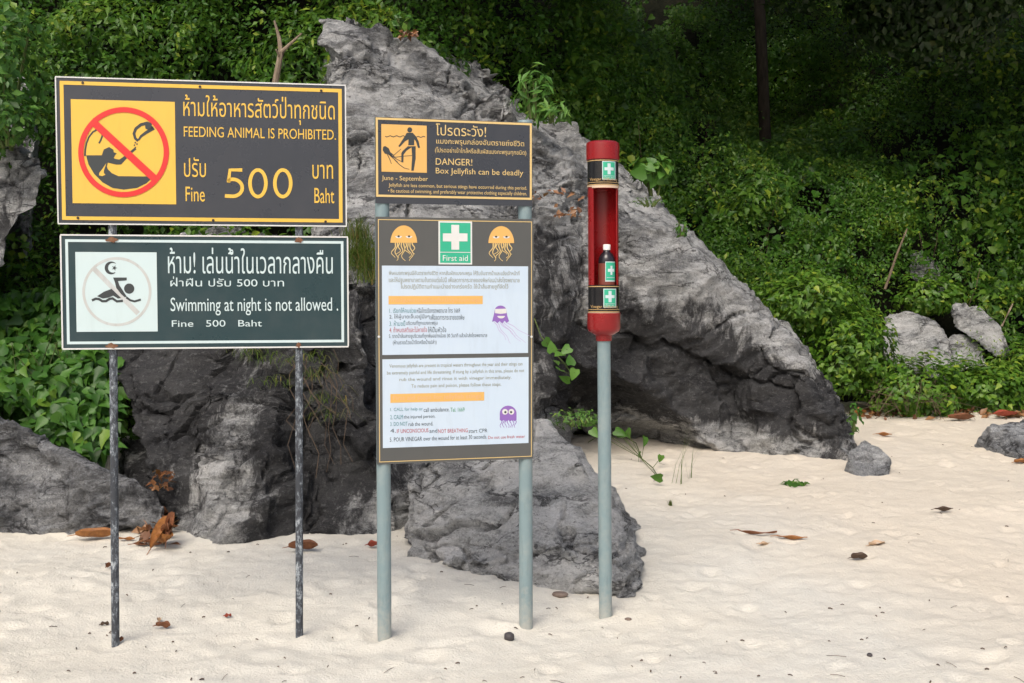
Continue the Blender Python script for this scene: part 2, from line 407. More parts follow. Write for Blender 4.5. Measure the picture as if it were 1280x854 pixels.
# ------------------------------------------------------------------ rocks
def make_rock(name, label, hulls, m, vox=.03, amp=1.0, blotches=(), seed=0, cat='rock', group=None, freq=1.0, dip=.42, smooth_it=2):
    bm = bmesh.new()
    for pts in hulls:
        b2 = bmesh.new(); vs_ = [b2.verts.new(p) for p in pts]
        r = bmesh.ops.convex_hull(b2, input=vs_)
        junk = [g for g in set(r['geom_interior'] + r['geom_unused']) if isinstance(g, bmesh.types.BMVert)]
        if junk: bmesh.ops.delete(b2, geom=junk, context='VERTS')
        tmp = bpy.data.meshes.new('t'); b2.to_mesh(tmp); bm.from_mesh(tmp); bpy.data.meshes.remove(tmp); b2.free()
    me = bpy.data.meshes.new('t'); bm.to_mesh(me); bm.free()
    o = bpy.data.objects.new('t', me); COL.objects.link(o)
    md = o.modifiers.new('r', 'REMESH'); md.mode = 'VOXEL'; md.voxel_size = vox
    dg = bpy.context.evaluated_depsgraph_get(); ev = o.evaluated_get(dg); m2 = bpy.data.meshes.new_from_object(ev)
    bpy.data.objects.remove(o); bpy.data.meshes.remove(me)
    n = len(m2.vertices); V = np.empty(n * 3, np.float32); m2.vertices.foreach_get('co', V); V = V.reshape(-1, 3).astype(float)
    E = np.empty(len(m2.edges) * 2, np.int32); m2.edges.foreach_get('vertices', E); E = E.reshape(-1, 2)
    deg = np.bincount(E.ravel(), minlength=n)[:, None]
    def lap(V, it, f=.5):
        for _ in range(it):
            s = np.stack([np.bincount(E[:, 0], V[E[:, 1], k], n) + np.bincount(E[:, 1], V[E[:, 0], k], n) for k in range(3)], 1); V = V + f * (s / deg - V)
        return V
    def normals():
        m2.vertices.foreach_set('co', V.astype(np.float32).ravel()); m2.update()
        N = np.empty(n * 3, np.float32); m2.vertices.foreach_get('normal', N); return N.reshape(-1, 3).astype(float)
    V = lap(V, smooth_it)
    N = normals(); p = V * freq
    c, s = math.cos(dip), math.sin(dip)
    T = lambda q: np.stack([q[:, 0] * c + q[:, 2] * s, q[:, 1], (-q[:, 0] * s + q[:, 2] * c) * 2.0], 1)
    warp = np.stack([fbm(p * 1.3, 3, seed + 50 + k) for k in range(3)], 1)
    def strata(q, k, sd, sharp=.8):
        t = q[:, 2] * k + 1.1 * fbm(q * .8, 3, sd); i = np.floor(t); f = t - i
        hh = _h(i.astype(np.int64), np.zeros(n, np.int64), np.zeros(n, np.int64), sd)
        prof = np.where(f < sharp, f / sharp, (1 - f) / (1 - sharp))
        return (prof - .5) * (.4 + .6 * hh) + (hh - .5) * .5, np.exp(-((f - sharp - .1) / .06) ** 2)
    tp_ = T(p); rg = np.random.default_rng(seed + 1)
    J = np.array([(.38, -.12, .92), (-.72, -.66, .2), (.50, -.85, .12), (-.1, -.97, .2), (.85, -.2, .25)]); J /= np.linalg.norm(J, axis=1)[:, None]; J = np.concatenate([J, -J])
    def spall(V, N, r, depth, k):
        """break flat faces off along the bedding and joint directions"""
        kd = kdtree.KDTree(n)
        for i, v in enumerate(V.tolist()): kd.insert(v, i)
        kd.balance()
        for i in rg.integers(0, n, int(n * vox * vox / (r * r) * k)):
            dots = J @ N[i]; ok = np.flatnonzero(dots > .45)
            nn = N[i] * .45 + J[rg.choice(ok)] * .9 if len(ok) else N[i].copy()
            nn = nn + rg.normal(0, .10, 3); nn /= np.linalg.norm(nn); rr = r * rg.uniform(.6, 1.3); c = V[i].copy(); q = c - nn * depth * rr * rg.uniform(.2, 1)
            hit = kd.find_range(c.tolist(), rr)
            if not hit: continue
            id_ = np.fromiter((t[1] for t in hit), int, len(hit)); ds = np.fromiter((t[2] for t in hit), float, len(hit))
            h = (V[id_] - q) @ nn; w = np.clip(h, 0, 1.3 * depth * rr) * sstep(rr, rr * .86, ds)
            V[id_] -= nn * w[:, None]
        return V
    d = (.10 * fbm(p * .9, 3, seed) + .05 * fbm(p * 2.3, 2, seed + 2)) * amp
    cap = .21 / freq * (.45 + .55 * amp); V = V + N * (d + cap * .42)[:, None]; N = normals(); V0 = V.copy()
    for r, dp, k in ((.95, .10, .9), (.48, .14, 1.1), (.24, .16, 1.1), (.11, .16, .7)):
        V = spall(V, N, r / freq, dp, k); dv = V - V0; L_ = np.linalg.norm(dv, axis=1) + 1e-9; V = V0 + dv * (np.minimum(L_, cap) / L_)[:, None]; N = normals()
    f1, f2, cid, _o = worley(tp_ * 1.1 + warp * .7, seed + 5); e1 = f2 - f1; sel = sstep(.0, .2, fbm(p * .9, 2, seed + 80))
    g1 = sel * (1 - sstep(0, .05, e1))
    f1, f2, cid, _o = worley(tp_ * 3.0 + warp * 1.0, seed + 9); sel2 = sstep(.05, .25, fbm(p * 1.4 + 5, 2, seed + 81)); g2 = sel2 * (1 - sstep(0, .06, f2 - f1))
    crack = np.maximum(sel * (1 - sstep(0, .022, e1)), .6 * sel2 * (1 - sstep(0, .03, f2 - f1)))
    sp_, ck_ = strata(tp_ + warp * .2, 5.0, seed + 70, .75)
    d = -.06 * g1 - .025 * g2 + .034 * sp_ * (.5 + sel2) + .040 * (ridged(tp_ * 2.3, 5, seed + 20) - .6) + .010 * fbm(p * 9, 4, seed + 30, .6)
    V = V + N * (d * min(1, amp * 1.3))[:, None]
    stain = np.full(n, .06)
    for (x, y, z, rx, ry, rz, a) in blotches:
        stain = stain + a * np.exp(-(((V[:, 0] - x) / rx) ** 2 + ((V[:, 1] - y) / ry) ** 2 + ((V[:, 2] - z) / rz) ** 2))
    lv = np.empty(len(m2.loops), np.int32); m2.loops.foreach_get('vertex_index', lv)
    bpy.data.meshes.remove(m2)
    o = build(name, V, lv.reshape(-1, 4), m, smooth=True, attrs={'stain': stain, 'crack': crack}); o.data.set_sharp_from_angle(angle=R(34))
    return props(o, label, cat, group)
def B(px, py, back=.06):
    p = G(px, py, False) + (0, back, 0); return p - (0, 0, .35)
pp = lambda L: [P(*q) if len(q) == 3 else B(*q[:2], .06) for q in L]
def S(px, py, d, rx, rz, a, ry=2.0):
    p = P(px, py, d); return (p[0], p[1], p[2], rx, ry, rz, a)

big = [
    # dark left block, overhanging to the left
    pp([(108, 440, 7.3), (165, 500, 7.0), (228, 684, 0, 0), (300, 684, 0, 0), (400, 684, 0, 0), (490, 690, 0, 0), (240, 640, 6.55), (400, 600, 6.55), (480, 430, 6.95), (420, 300, 7.3), (250, 292, 7.7), (140, 400, 7.7),
        (150, 440, 9), (260, 690, 9), (480, 700, 9), (480, 300, 9.2), (250, 290, 9.0)]),
    # tall upper mass
    pp([(398, 108, 8.4), (412, 60, 8.7), (432, 24, 8.9), (455, 32, 8.8), (550, 46, 9.0), (602, 82, 9.0), (655, 122, 9.1), (690, 152, 9.1), (738, 190, 9.1),
        (395, 200, 8.0), (400, 300, 7.45), (480, 330, 7.25), (560, 380, 7.5), (640, 420, 7.9), (720, 420, 8.5), (760, 300, 8.8),
        (400, 110, 10.5), (440, 40, 10.8), (600, 90, 11), (740, 190, 11), (760, 500, 10.5), (420, 500, 9.5)]),
    # middle recessed wall
    pp([(470, 430, 7.1), (490, 692, 0, 0), (600, 640, 0, 0), (640, 430, 8.1), (690, 430, 8.6), (690, 572, 0, 0), (480, 690, 10), (700, 560, 10.8), (700, 420, 10.8), (480, 400, 10)]),
    pp([(670, 430, 8.6), (760, 430, 9.3), (860, 430, 9.4), (960, 470, 9.2), (715, 533, 0, 0), (785, 528, 0, 0), (850, 535, 0, 0), (905, 549, 0, 0), (965, 566, 0, 0), (700, 560, 11), (960, 600, 11), (960, 420, 11), (680, 420, 11)]),
    # overhanging right shoulder
    pp([(730, 200, 9.6), (780, 236, 9.5), (832, 240, 9.4), (862, 276, 9.4), (886, 294, 9.4), (930, 345, 9.4), (962, 377, 9.4), (1000, 402, 9.3), (1010, 440, 9.1),
        (735, 290, 8.7), (785, 268, 8.55), (848, 268, 8.75), (850, 330, 8.65), (930, 400, 8.75), (740, 400, 8.75), (830, 425, 8.75), (940, 455, 8.85),
        (740, 200, 11), (890, 300, 11), (1000, 410, 11), (1000, 500, 10.8), (740, 480, 10.5)]),
    # right toe
    pp([(975, 400, 9.2), (1008, 408, 9.1), (1032, 432, 9.0), (1050, 468, 8.95), (1062, 505, 8.95), (1064, 555, 8.75), (1058, 579, 0, 0), (1010, 577, 0, 0), (955, 573, 0, 0), (985, 430, 8.8), (1020, 450, 8.65), (1010, 520, 8.7), (945, 500, 9.1),
        (1000, 400, 10.8), (1062, 500, 10.5), (1062, 590, 10.5), (950, 590, 10.5)]),
    # pillar standing out of the dark wall, and the narrow fin above it
    pp([(268, 480, 6.85), (300, 436, 6.95), (330, 440, 6.9), (345, 500, 6.65), (322, 560, 6.45), (290, 600, 6.42), (250, 590, 6.5), (232, 684, 0, 0), (345, 683, 0, 0), (260, 680, 7.4), (340, 440, 7.6), (270, 480, 7.6)]),
    pp([(430, 380, 6.95), (470, 360, 6.95), (478, 520, 6.5), (440, 560, 6.45), (420, 480, 6.7), (430, 380, 7.8), (478, 520, 7.6)]),
]
bigbl = [S(300, 570, 6.8, 1.1, 1.0, .22), S(120, 470, 7.2, .5, .6, .3), S(180, 520, 7, .6, 1.0, .50), S(360, 560, 6.6, .6, .9, .40), S(440, 500, 6.9, .5, .9, .34), S(300, 440, 7, .8, .4, .30), S(700, 430, 8.4, .75, .75, .5), S(800, 480, 9, .9, .42, .7), S(920, 500, 9, .7, .4, .6), S(980, 480, 8.8, .45, .4, .35),
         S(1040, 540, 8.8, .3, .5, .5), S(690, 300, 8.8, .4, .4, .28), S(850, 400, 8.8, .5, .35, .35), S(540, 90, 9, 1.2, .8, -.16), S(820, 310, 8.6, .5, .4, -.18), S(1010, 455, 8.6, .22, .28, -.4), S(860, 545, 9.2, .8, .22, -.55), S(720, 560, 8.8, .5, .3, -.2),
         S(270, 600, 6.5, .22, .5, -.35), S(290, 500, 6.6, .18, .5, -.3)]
make_rock('limestone_outcrop', 'huge grey limestone outcrop with black stains rising behind the signs to the forest edge', big, M['rock'], .024, 1.0, bigbl, 3)

make_rock('boulder', 'pale grey wedge shaped boulder on the sand behind the jellyfish board and tube post', [
    pp([(490, 702, 0, 0), (600, 735, 0, 0), (690, 754, 0, 0), (770, 764, 0, 0), (804, 764, 0, 0), (500, 600, 6.4), (560, 560, 6.5), (640, 520, 6.6), (690, 512, 6.7), (720, 540, 6.5), (760, 620, 6.2), (778, 608, 6.1), (802, 655, 5.9), (811, 695, 5.65), (808, 738, 5.4), (790, 730, 5.28), (700, 728, 5.4), (600, 712, 5.65), (520, 690, 5.95),
        (640, 600, 6.05), (720, 640, 5.8), (520, 600, 7.6), (680, 520, 7.7), (800, 660, 7.0), (806, 735, 6.7), (500, 720, 7.5)])],
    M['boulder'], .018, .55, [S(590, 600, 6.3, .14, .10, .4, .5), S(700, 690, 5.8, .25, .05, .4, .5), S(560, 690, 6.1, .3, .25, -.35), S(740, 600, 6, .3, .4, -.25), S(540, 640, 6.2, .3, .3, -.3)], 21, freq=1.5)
make_rock('boulder', 'low dark grey rock with mossy top below the heart leaved shrub at the left edge', [
    pp([(-90, 470, 6.9), (0, 515, 6.75), (60, 545, 6.7), (110, 574, 6.6), (170, 596, 6.6), (208, 612, 6.6), (212, 645, 6.55), (206, 634, 0, 0), (100, 645, 0, 0), (0, 656, 0, 0), (-100, 668, 0, 0),
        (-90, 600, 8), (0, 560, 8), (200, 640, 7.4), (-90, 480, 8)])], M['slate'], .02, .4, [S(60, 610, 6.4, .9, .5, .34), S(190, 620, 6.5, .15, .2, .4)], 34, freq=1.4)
make_rock('boulder', 'upper left hanging grey rock jutting in from the edge below green branches', [
    pp([(-60, 120, 8.0), (0, 168, 7.8), (25, 180, 7.7), (50, 225, 7.6), (40, 262, 7.6), (0, 318, 7.7), (-60, 380, 7.8), (-260, 120, 7.8), (-260, 650, 7.4), (-200, 690, 7.2), (-120, 600, 7.7),
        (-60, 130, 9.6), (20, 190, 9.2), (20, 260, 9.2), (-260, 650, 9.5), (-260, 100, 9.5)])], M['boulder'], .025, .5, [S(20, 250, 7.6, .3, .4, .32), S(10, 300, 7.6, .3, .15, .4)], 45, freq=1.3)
make_rock('boulder', 'tall dark rock knob half hidden by branches above the hanging rock', [
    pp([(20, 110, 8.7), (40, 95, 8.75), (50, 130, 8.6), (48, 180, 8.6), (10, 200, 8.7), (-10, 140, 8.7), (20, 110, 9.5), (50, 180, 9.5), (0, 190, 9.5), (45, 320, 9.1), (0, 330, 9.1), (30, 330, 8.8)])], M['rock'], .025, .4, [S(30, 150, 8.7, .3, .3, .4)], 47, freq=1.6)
make_rock('boulder', 'dark rock added to fill the cleft between the low left rock and the dark wall', [
    pp([(150, 555, 7.5), (245, 545, 7.5), (240, 600, 6.95), (225, 628, 6.8), (178, 626, 6.85), (165, 590, 7.1), (200, 572, 7.2), (150, 640, 7.6), (250, 640, 7.6)])], M['rock'], .02, .35, [S(200, 590, 7, .6, .5, .7)], 49, freq=1.8)  # added rock, blotched dark, covers the bright sand behind the cleft
make_rock('boulder', 'small bluish grey stone at the right toe of the outcrop', [
    pp([(1044, 586, 0, 0), (1062, 598, 0, 0), (1090, 606, 0, 0), (1121, 601, 0, 0), (1058, 562, 8.2), (1078, 551, 8.25), (1098, 554, 8.2), (1113, 570, 8.1), (1060, 580, 8.6), (1116, 575, 8.6), (1085, 552, 8.5)])], M['bluerock'], .012, .18, [], 51, freq=3)
make_rock('boulder', 'flat grey rock half buried in sand at the right edge', [
    pp([(1188, 549, 0, 0), (1248, 577, 0, 0), (1290, 590, 0, 0), (1400, 600, 0, 0), (1230, 533, 9.1), (1262, 526, 9.2), (1330, 524, 9.2), (1420, 540, 9.2), (1240, 536, 9.9), (1400, 532, 9.9), (1280, 550, 8.6)])], M['bluerock'], .018, .3, [S(1225, 552, 9.0, .15, .06, .5)], 55, freq=2)
make_rock('boulder', 'grey rock on the slope partly covered by low shrubs', [
    pp([(1102, 425, 11.2), (1108, 394, 11.4), (1135, 385, 11.45), (1172, 398, 11.45), (1190, 425, 11.3), (1192, 480, 11.0), (1112, 480, 11.0), (1110, 440, 12.8), (1185, 430, 12.8), (1140, 395, 12.7)])], M['boulder'], .022, .35, [], 61, freq=2)
make_rock('boulder', 'rounded pale rock below the slanted slab on the slope', [
    pp([(1176, 425, 11.5), (1190, 414, 11.6), (1212, 416, 11.6), (1230, 432, 11.5), (1234, 458, 11.3), (1190, 470, 11.2), (1180, 450, 12.2), (1228, 440, 12.3)])], M['boulder'], .018, .25, [], 63, freq=2.4)
make_rock('boulder', 'slanted grey slab rock highest of the right slope rocks', [
    pp([(1186, 392, 11.6), (1198, 380, 11.7), (1226, 382, 11.7), (1252, 404, 11.6), (1268, 444, 11.3), (1240, 446, 11.3), (1196, 414, 11.5), (1195, 395, 12.8), (1258, 430, 12.7), (1225, 390, 12.7)])], M['boulder'], .018, .3, [S(1245, 435, 11.7, .12, .1, .5)], 66, freq=2.4)
make_rock('boulder', 'brownish broken rock face in the undergrowth beside the leaning stick', [
    pp([(1135, 345, 12.6), (1140, 318, 12.9), (1165, 322, 12.9), (1180, 342, 12.7), (1182, 365, 12.5), (1150, 362, 12.5), (1140, 340, 13.6), (1180, 350, 13.6)])], M['rock'], .02, .35, [], 68, freq=2.4)

# ------------------------------------------------------------------ foliage builder
LEAF = {
    'oval': (np.array([(0, 0, 0), (-.27, .45, .07), (0, 1, -.10), (.27, .45, .07), (0, .45, -.02)]), np.array([(0, 4, 1), (1, 4, 2), (0, 3, 4), (3, 2, 4)])),
    'slim': (np.array([(0, 0, 0), (-.13, .45, .03), (0, 1, -.16), (.13, .45, .03), (0, .45, -.02)]), np.array([(0, 4, 1), (1, 4, 2), (0, 3, 4), (3, 2, 4)])),
    'point': (np.array([(0, 0, 0), (-.26, .05, .05), (-.34, .28, .08), (-.17, .66, .03), (0, 1.05, -.16), (.17, .66, .03), (.34, .28, .08), (.26, .05, .05), (0, .42, -.03)]),
              np.array([(0, 8, 1), (1, 8, 2), (2, 8, 3), (3, 8, 4), (8, 5, 4), (8, 6, 5), (8, 7, 6), (0, 7, 8)])),
    'heart': (np.array([(0, 0, 0), (-.30, -.10, .05), (-.46, .16, .09), (-.30, .58, .03), (0, 1, -.14), (.30, .58, .03), (.46, .16, .09), (.30, -.10, .05), (0, .40, -.03)]),
              np.array([(0, 8, 1), (1, 8, 2), (2, 8, 3), (3, 8, 4), (8, 5, 4), (8, 6, 5), (8, 7, 6), (0, 7, 8)])),
}
def leaf_cloud(pts, nrm, size, shape='oval', jitter=.6, droop=.5, tint=None):
    pts = np.asarray(pts, float); n = len(pts); size = np.broadcast_to(size, (n,)) if np.isscalar(size) else np.asarray(size)
    tv, tf = LEAF[shape]
    N = np.asarray(nrm, float) + RNG.normal(0, jitter, (n, 3)); N /= np.linalg.norm(N, axis=1)[:, None] + 1e-9
    t = RNG.normal(0, 1, (n, 3)); t[:, 2] -= droop; t -= (t * N).sum(1)[:, None] * N; t /= np.linalg.norm(t, axis=1)[:, None] + 1e-9
    b = np.cross(t, N)
    V = pts[:, None, :] + size[:, None, None] * (tv[None, :, 0, None] * b[:, None, :] + (tv[None, :, 1, None] - .3) * t[:, None, :] + tv[None, :, 2, None] * N[:, None, :])
    Fc = tf[None] + (np.arange(n) * len(tv))[:, None, None]
    if tint is None: tint = RNG.random(n)
    return V.reshape(-1, 3), Fc.reshape(-1, tf.shape[1]), np.repeat(np.clip(tint, 0, 1), len(tv))
def leaves(name, clouds, m, parent=None, label=None, cat=None, group=None, kind=None, origin=None):
    Vs, Fs, Ts, o = [], [], [], 0
    for V, Fc, T in clouds: Vs.append(V); Fs.append(Fc + o); Ts.append(T); o += len(V)
    ob = build(name, np.concatenate(Vs), np.concatenate(Fs), m, parent, origin, attrs={'tint': np.concatenate(Ts)})
    return props(ob, label, cat, group, kind)

def bank_cloud(x0, x1, z0, z1, n, size, seed, lump=.75, thick=.35, shape='oval', up=.5, mask=None):
    x = RNG.uniform(x0, x1, n); z = RNG.uniform(z0, z1, n)
    q = np.stack([x, z, 0 * x], 1)
    l1 = fbm(q * 1.15, 3, seed); l2 = fbm(q * 3.6, 2, seed + 4)
    keep = RNG.random(n) < sstep(-.30, .02, l1 * .7 + l2 * .6 + .08)
    if mask is not None: keep &= RNG.random(n) < mask(x, z)
    x, z, l1, l2, q = x[keep], z[keep], l1[keep], l2[keep], q[keep]; n = len(x)
    y = bank_y(x, z) - lump * sstep(-.2, 1.9, z) * (.55 + l1 * .9) - .22 * l2 - RNG.random(n) ** 1.5 * thick + .15
    e = .08
    gx = (fbm((q + (e, 0, 0)) * 1.15, 3, seed) - l1) / e; gz = (fbm((q + (0, e, 0)) * 1.15, 3, seed) - l1) / e
    N = np.stack([-gx * .45, -np.ones(n) * .7, -gz * .4 + up], 1)
    s = size * RNG.uniform(.65, 1.35, n)
    tint = .5 * RNG.random(n) + .28 + .35 * l2 + .2 * l1
    return leaf_cloud(np.stack([x, y, z], 1), N, s, shape, .55, .7, tint)
def rmask(x, z):   # thin out where earth and rocks show on the lower right slope
    return np.clip(1 - .8 * np.exp(-((x - 4.35) / .6) ** 2 - ((z - 1.5) / .4) ** 2) - .97 * np.exp(-((x - 4.5) / .95) ** 2 - ((z - .95) / .45) ** 2) - .5 * np.exp(-((x - 3.0) / .35) ** 2 - ((z - 1.2) / .25) ** 2), 0, 1)
def strands(nst, x0, x1, z0, z1, size, shape='oval'):
    out = []
    P_, N_, S_, T_ = [], [], [], []
    for k in range(nst):
        x = RNG.uniform(x0, x1); z = RNG.uniform(z0, z1)
        if RNG.random() > rmask(np.array(x), np.array(z)): continue
        y = float(bank_y(x, z)) - RNG.uniform(.35, 1.0) * float(sstep(-.2, 1.9, z)); L = RNG.uniform(.25, .95); m = int(L * 34); tn = RNG.uniform(.25, .95)
        f = np.linspace(0, 1, m); sw = RNG.normal(0, .18)
        P_.append(np.stack([x + sw * f + RNG.normal(0, .025, m), y - .28 * np.sin(f * 1.6) + RNG.normal(0, .02, m), z + .12 * np.sin(f * 3) - L * f ** 1.3], 1))
        N_.append(np.tile((RNG.normal(0, .3), -.6, .7), (m, 1))); S_.append(size * RNG.uniform(.6, 1.2) * (1.15 - .5 * f)); T_.append(np.clip(tn + RNG.normal(0, .12, m), 0, .999))
    return leaf_cloud(np.concatenate(P_), np.concatenate(N_), np.concatenate(S_), shape, .55, .9, np.concatenate(T_))
def clumps(nc, x0, x1, z0, z1):
    out = []
    for k in range(nc):
        x = RNG.uniform(x0, x1); z = RNG.uniform(z0, z1)
        if RNG.random() > rmask(np.array(x), np.array(z)): continue
        c = np.array((x, float(bank_y(x, z)) - RNG.uniform(.5, 1.05) * float(sstep(-.2, 1.9, z)), z)); rad = np.array((RNG.uniform(.18, .5), RNG.uniform(.15, .3), RNG.uniform(.12, .32)))
        sz = RNG.choice([.05, .065, .085, .11]); m = int(rad[0] * rad[2] / sz ** 2 * 7) + 20; d = RNG.normal(0, 1, (m, 3)); d /= np.linalg.norm(d, axis=1)[:, None]
        p = c + d * rad * (1 - RNG.random(m) ** 2 * .5)[:, None] * (1 + .4 * fbm(d * 2 + k, 2, k))[:, None]
        out.append(leaf_cloud(p, d * .5 + (0, -.45, .75), sz * RNG.uniform(.6, 1.2, m), RNG.choice(['oval', 'oval', 'point', 'slim']), .4, .9, np.clip(RNG.uniform(.35, .9) + RNG.normal(0, .15, m), 0, 1)))
    return out
CL = clumps(150, .7, 8.2, .8, 5.2) + clumps(90, -6, .7, 1.0, 5.4)
leaves('hillside_foliage', [
    bank_cloud(-6.5, 1.0, .2, 5.6, 100000, .058, 100),
    bank_cloud(.6, 8.5, .7, 6.2, 190000, .052, 130, mask=rmask),
    bank_cloud(.6, 8.5, .9, 5.5, 3500, .085, 170, lump=.8, shape='heart', mask=rmask),
    strands(1000, .7, 8.0, 1.0, 4.4, .058), strands(450, -5.5, .8, 1.2, 4.8, .06)] + CL,
    M['leaf'], label='dense mass of small leaves covering the dark hillside behind the rocks', cat='foliage', kind='stuff', origin=(1, 11, 0))

# trailing dry vines in the thicket
mb = MB()
for k in range(26):
    x = RNG.uniform(.9, 7.5); z = RNG.uniform(1.6, 3.8); y = float(bank_y(x, z)) - RNG.uniform(.45, .95)
    L = RNG.uniform(.3, .9); dx = RNG.normal(0, .12)
    mb.tube([(x, y, z), (x + dx * .5, y - .05, z - L * .5), (x + dx, y - .02, z - L)], RNG.uniform(.002, .004), 5)
props(mb.obj('hanging_vines', M['drytwig'], smooth=True), 'thin dry vines hanging through the thicket on the hillside', 'vines', kind='stuff')

def bush(name, label, center, rad, n, size, m, shape='oval', group=None, stems=5, lump=.3, seed=0, base=None, droop=.6, cat='shrub', up=.6, tint=None):
    c = np.array(center, float); rad = np.array(rad, float)
    bz = base if base is not None else c[2] - rad[2]
    t = thing(name, label, cat, (c[0], c[1], bz), group)
    d = RNG.normal(0, 1, (n, 3)); d /= np.linalg.norm(d, axis=1)[:, None]
    lm = fbm(d * 2.1 + seed, 3, seed)
    r = (1 - RNG.random(n) ** 2 * .45) * (1 + lump * lm * 1.8)
    pts = c + d * rad * r[:, None]
    keep = RNG.random(n) < sstep(-.5, -.1, lm)
    N = d / rad * rad.mean() + np.array((0, -.3, up))
    cl = leaf_cloud(pts[keep], N[keep], size * RNG.uniform(.6, 1.3, keep.sum()), shape, .4, droop, tint)
    leaves('foliage', [cl], m, t)
    mb = MB()
    for k in range(stems):
        a = RNG.uniform(0, 6.28); e = c + rad * np.array((math.cos(a) * .6, math.sin(a) * .6, RNG.uniform(.1, .7)))
        b0 = np.array((c[0] + math.cos(a) * rad[0] * .2, c[1] + math.sin(a) * rad[1] * .2, bz))
        mb.tube([b0, (b0 + e) / 2 + np.array((0, 0, rad[2] * .15)), e], [.012, .008, .004], 5)
    mb.obj('stem', M['stem'], t, smooth=True)
    return t

# ---- trees on the slope; mostly unseen crowns added above the frame for shade
def tree(label, x, y, trunk_r, crowns, nleaf, lean=0.0, seed=0):
    z0 = 1.2 + max(0, (y - 12)) * .9
    t = thing('broadleaf_tree', label, 'tree', (x, y, 0.0), 'trees shading the hillside')
    mb = MB(); top = np.array((x + lean, y - .2, z0 + 5.5))
    pts = [np.array((x, y, -.4)), np.array((x + .06, y, z0 - 1)), np.array((x + lean * .45, y - .05, z0 + 2.0)), np.array((x + lean * .8 + .05, y - .1, z0 + 3.6)), top]
    mb.tube(pts, [trunk_r * 1.25, trunk_r * 1.1, trunk_r, trunk_r * .8, trunk_r * .4], 12)
    mb.obj('trunk', M['bark'], t, smooth=True)
    mb = MB(); cl = []
    for i, (cx, cy, cz, rx, ry, rz) in enumerate(crowns):
        c = np.array((cx, cy, cz)); rad = np.array((rx, ry, rz))
        s0 = pts[2] + (top - pts[2]) * (.2 + .7 * i / max(1, len(crowns)))
        mb.tube([s0, (s0 + c) / 2 + (0, 0, .35), c], [trunk_r * .35, trunk_r * .22, .02], 7)
        n = int(1.5 * nleaf) // len(crowns); d = RNG.normal(0, 1, (n, 3)); d /= np.linalg.norm(d, axis=1)[:, None]
        lm = fbm(d * 2.6 + i * 7 + seed, 3, seed + i)
        p = c + d * rad * ((1 - RNG.random(n) ** 1.6 * .7) * (1 + .55 * lm))[:, None]
        cl.append(leaf_cloud(p, d + (0, -.2, .4), .11 * RNG.uniform(.6, 1.3, n), 'oval', .5, .8))
    mb.obj('branch', M['bark'], t, smooth=True)
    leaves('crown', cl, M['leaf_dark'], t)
    return t
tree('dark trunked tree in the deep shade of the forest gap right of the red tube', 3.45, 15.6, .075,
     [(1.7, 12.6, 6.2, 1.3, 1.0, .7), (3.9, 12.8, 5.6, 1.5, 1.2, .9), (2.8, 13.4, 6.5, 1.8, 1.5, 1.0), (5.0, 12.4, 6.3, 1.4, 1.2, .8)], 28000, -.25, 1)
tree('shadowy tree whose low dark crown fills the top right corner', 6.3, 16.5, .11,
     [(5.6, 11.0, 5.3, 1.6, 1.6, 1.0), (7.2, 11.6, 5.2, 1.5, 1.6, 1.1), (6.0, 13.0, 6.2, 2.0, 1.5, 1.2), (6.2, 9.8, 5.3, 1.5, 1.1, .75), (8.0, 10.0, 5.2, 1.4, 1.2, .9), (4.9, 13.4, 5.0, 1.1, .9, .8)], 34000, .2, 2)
tree('dark leafed tree added out of view above the outcrop to shade the hillside', -.6, 12.4, .14,
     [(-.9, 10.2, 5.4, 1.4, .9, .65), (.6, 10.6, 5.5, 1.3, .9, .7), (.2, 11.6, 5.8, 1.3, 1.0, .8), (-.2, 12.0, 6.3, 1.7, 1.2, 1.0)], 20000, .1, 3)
tree('dark tree crown added out of view above the feeding sign for shade', -3.6, 11.6, .14,
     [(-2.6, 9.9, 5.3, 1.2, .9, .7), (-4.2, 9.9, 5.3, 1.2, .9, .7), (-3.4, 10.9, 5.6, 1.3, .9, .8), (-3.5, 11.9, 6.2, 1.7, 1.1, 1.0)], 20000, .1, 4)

# ---- shrubs one can tell apart
def PB(px, py, d): return P(px, py, d)
t = thing('heart_leaf_shrub', 'bright green shrub of broad pointed leaves behind the low left rock', 'shrub', tuple(P(40, 560, 7.3)))
cl = []
n = 2100
xx = RNG.uniform(-40, 150, n); yy = RNG.uniform(355, 590, n); q = np.stack([xx / 60, yy / 60, 0 * xx], 1); lm = fbm(q, 3, 71)
edge = 150 - np.clip(470 - yy, 0, 200) * .22 - np.clip(yy - 545, 0, 100) * 1.2
ok = (xx < edge + lm * 25) & (yy > 372 + lm * 25 + .06 * xx) & (yy < 520 + xx * .46 + 6)
dd = 7.75 - (yy - 360) / 230 * .85 - lm * .45 + RNG.uniform(0, .35, n)
pts = np.array([P(a, b, c) for a, b, c in zip(xx[ok], yy[ok], dd[ok])])
cl.append(leaf_cloud(pts, np.tile((0.1, -.75, .65), (len(pts), 1)), .100 * RNG.uniform(.55, 1.25, len(pts)), 'point', .40, 1.2))
leaves('foliage', cl, M['leaf_bright'], t)
mb = MB()
for k in range(26):
    a = P(RNG.uniform(-20, 120), RNG.uniform(400, 540), 7.35); b0 = P(RNG.uniform(0, 110), 575, 7.45)
    mb.tube([b0, (a + b0) / 2 + (0, .1, .05), a], [.007, .005, .003], 5)
mb.obj('stem', M['stem'], t, smooth=True)

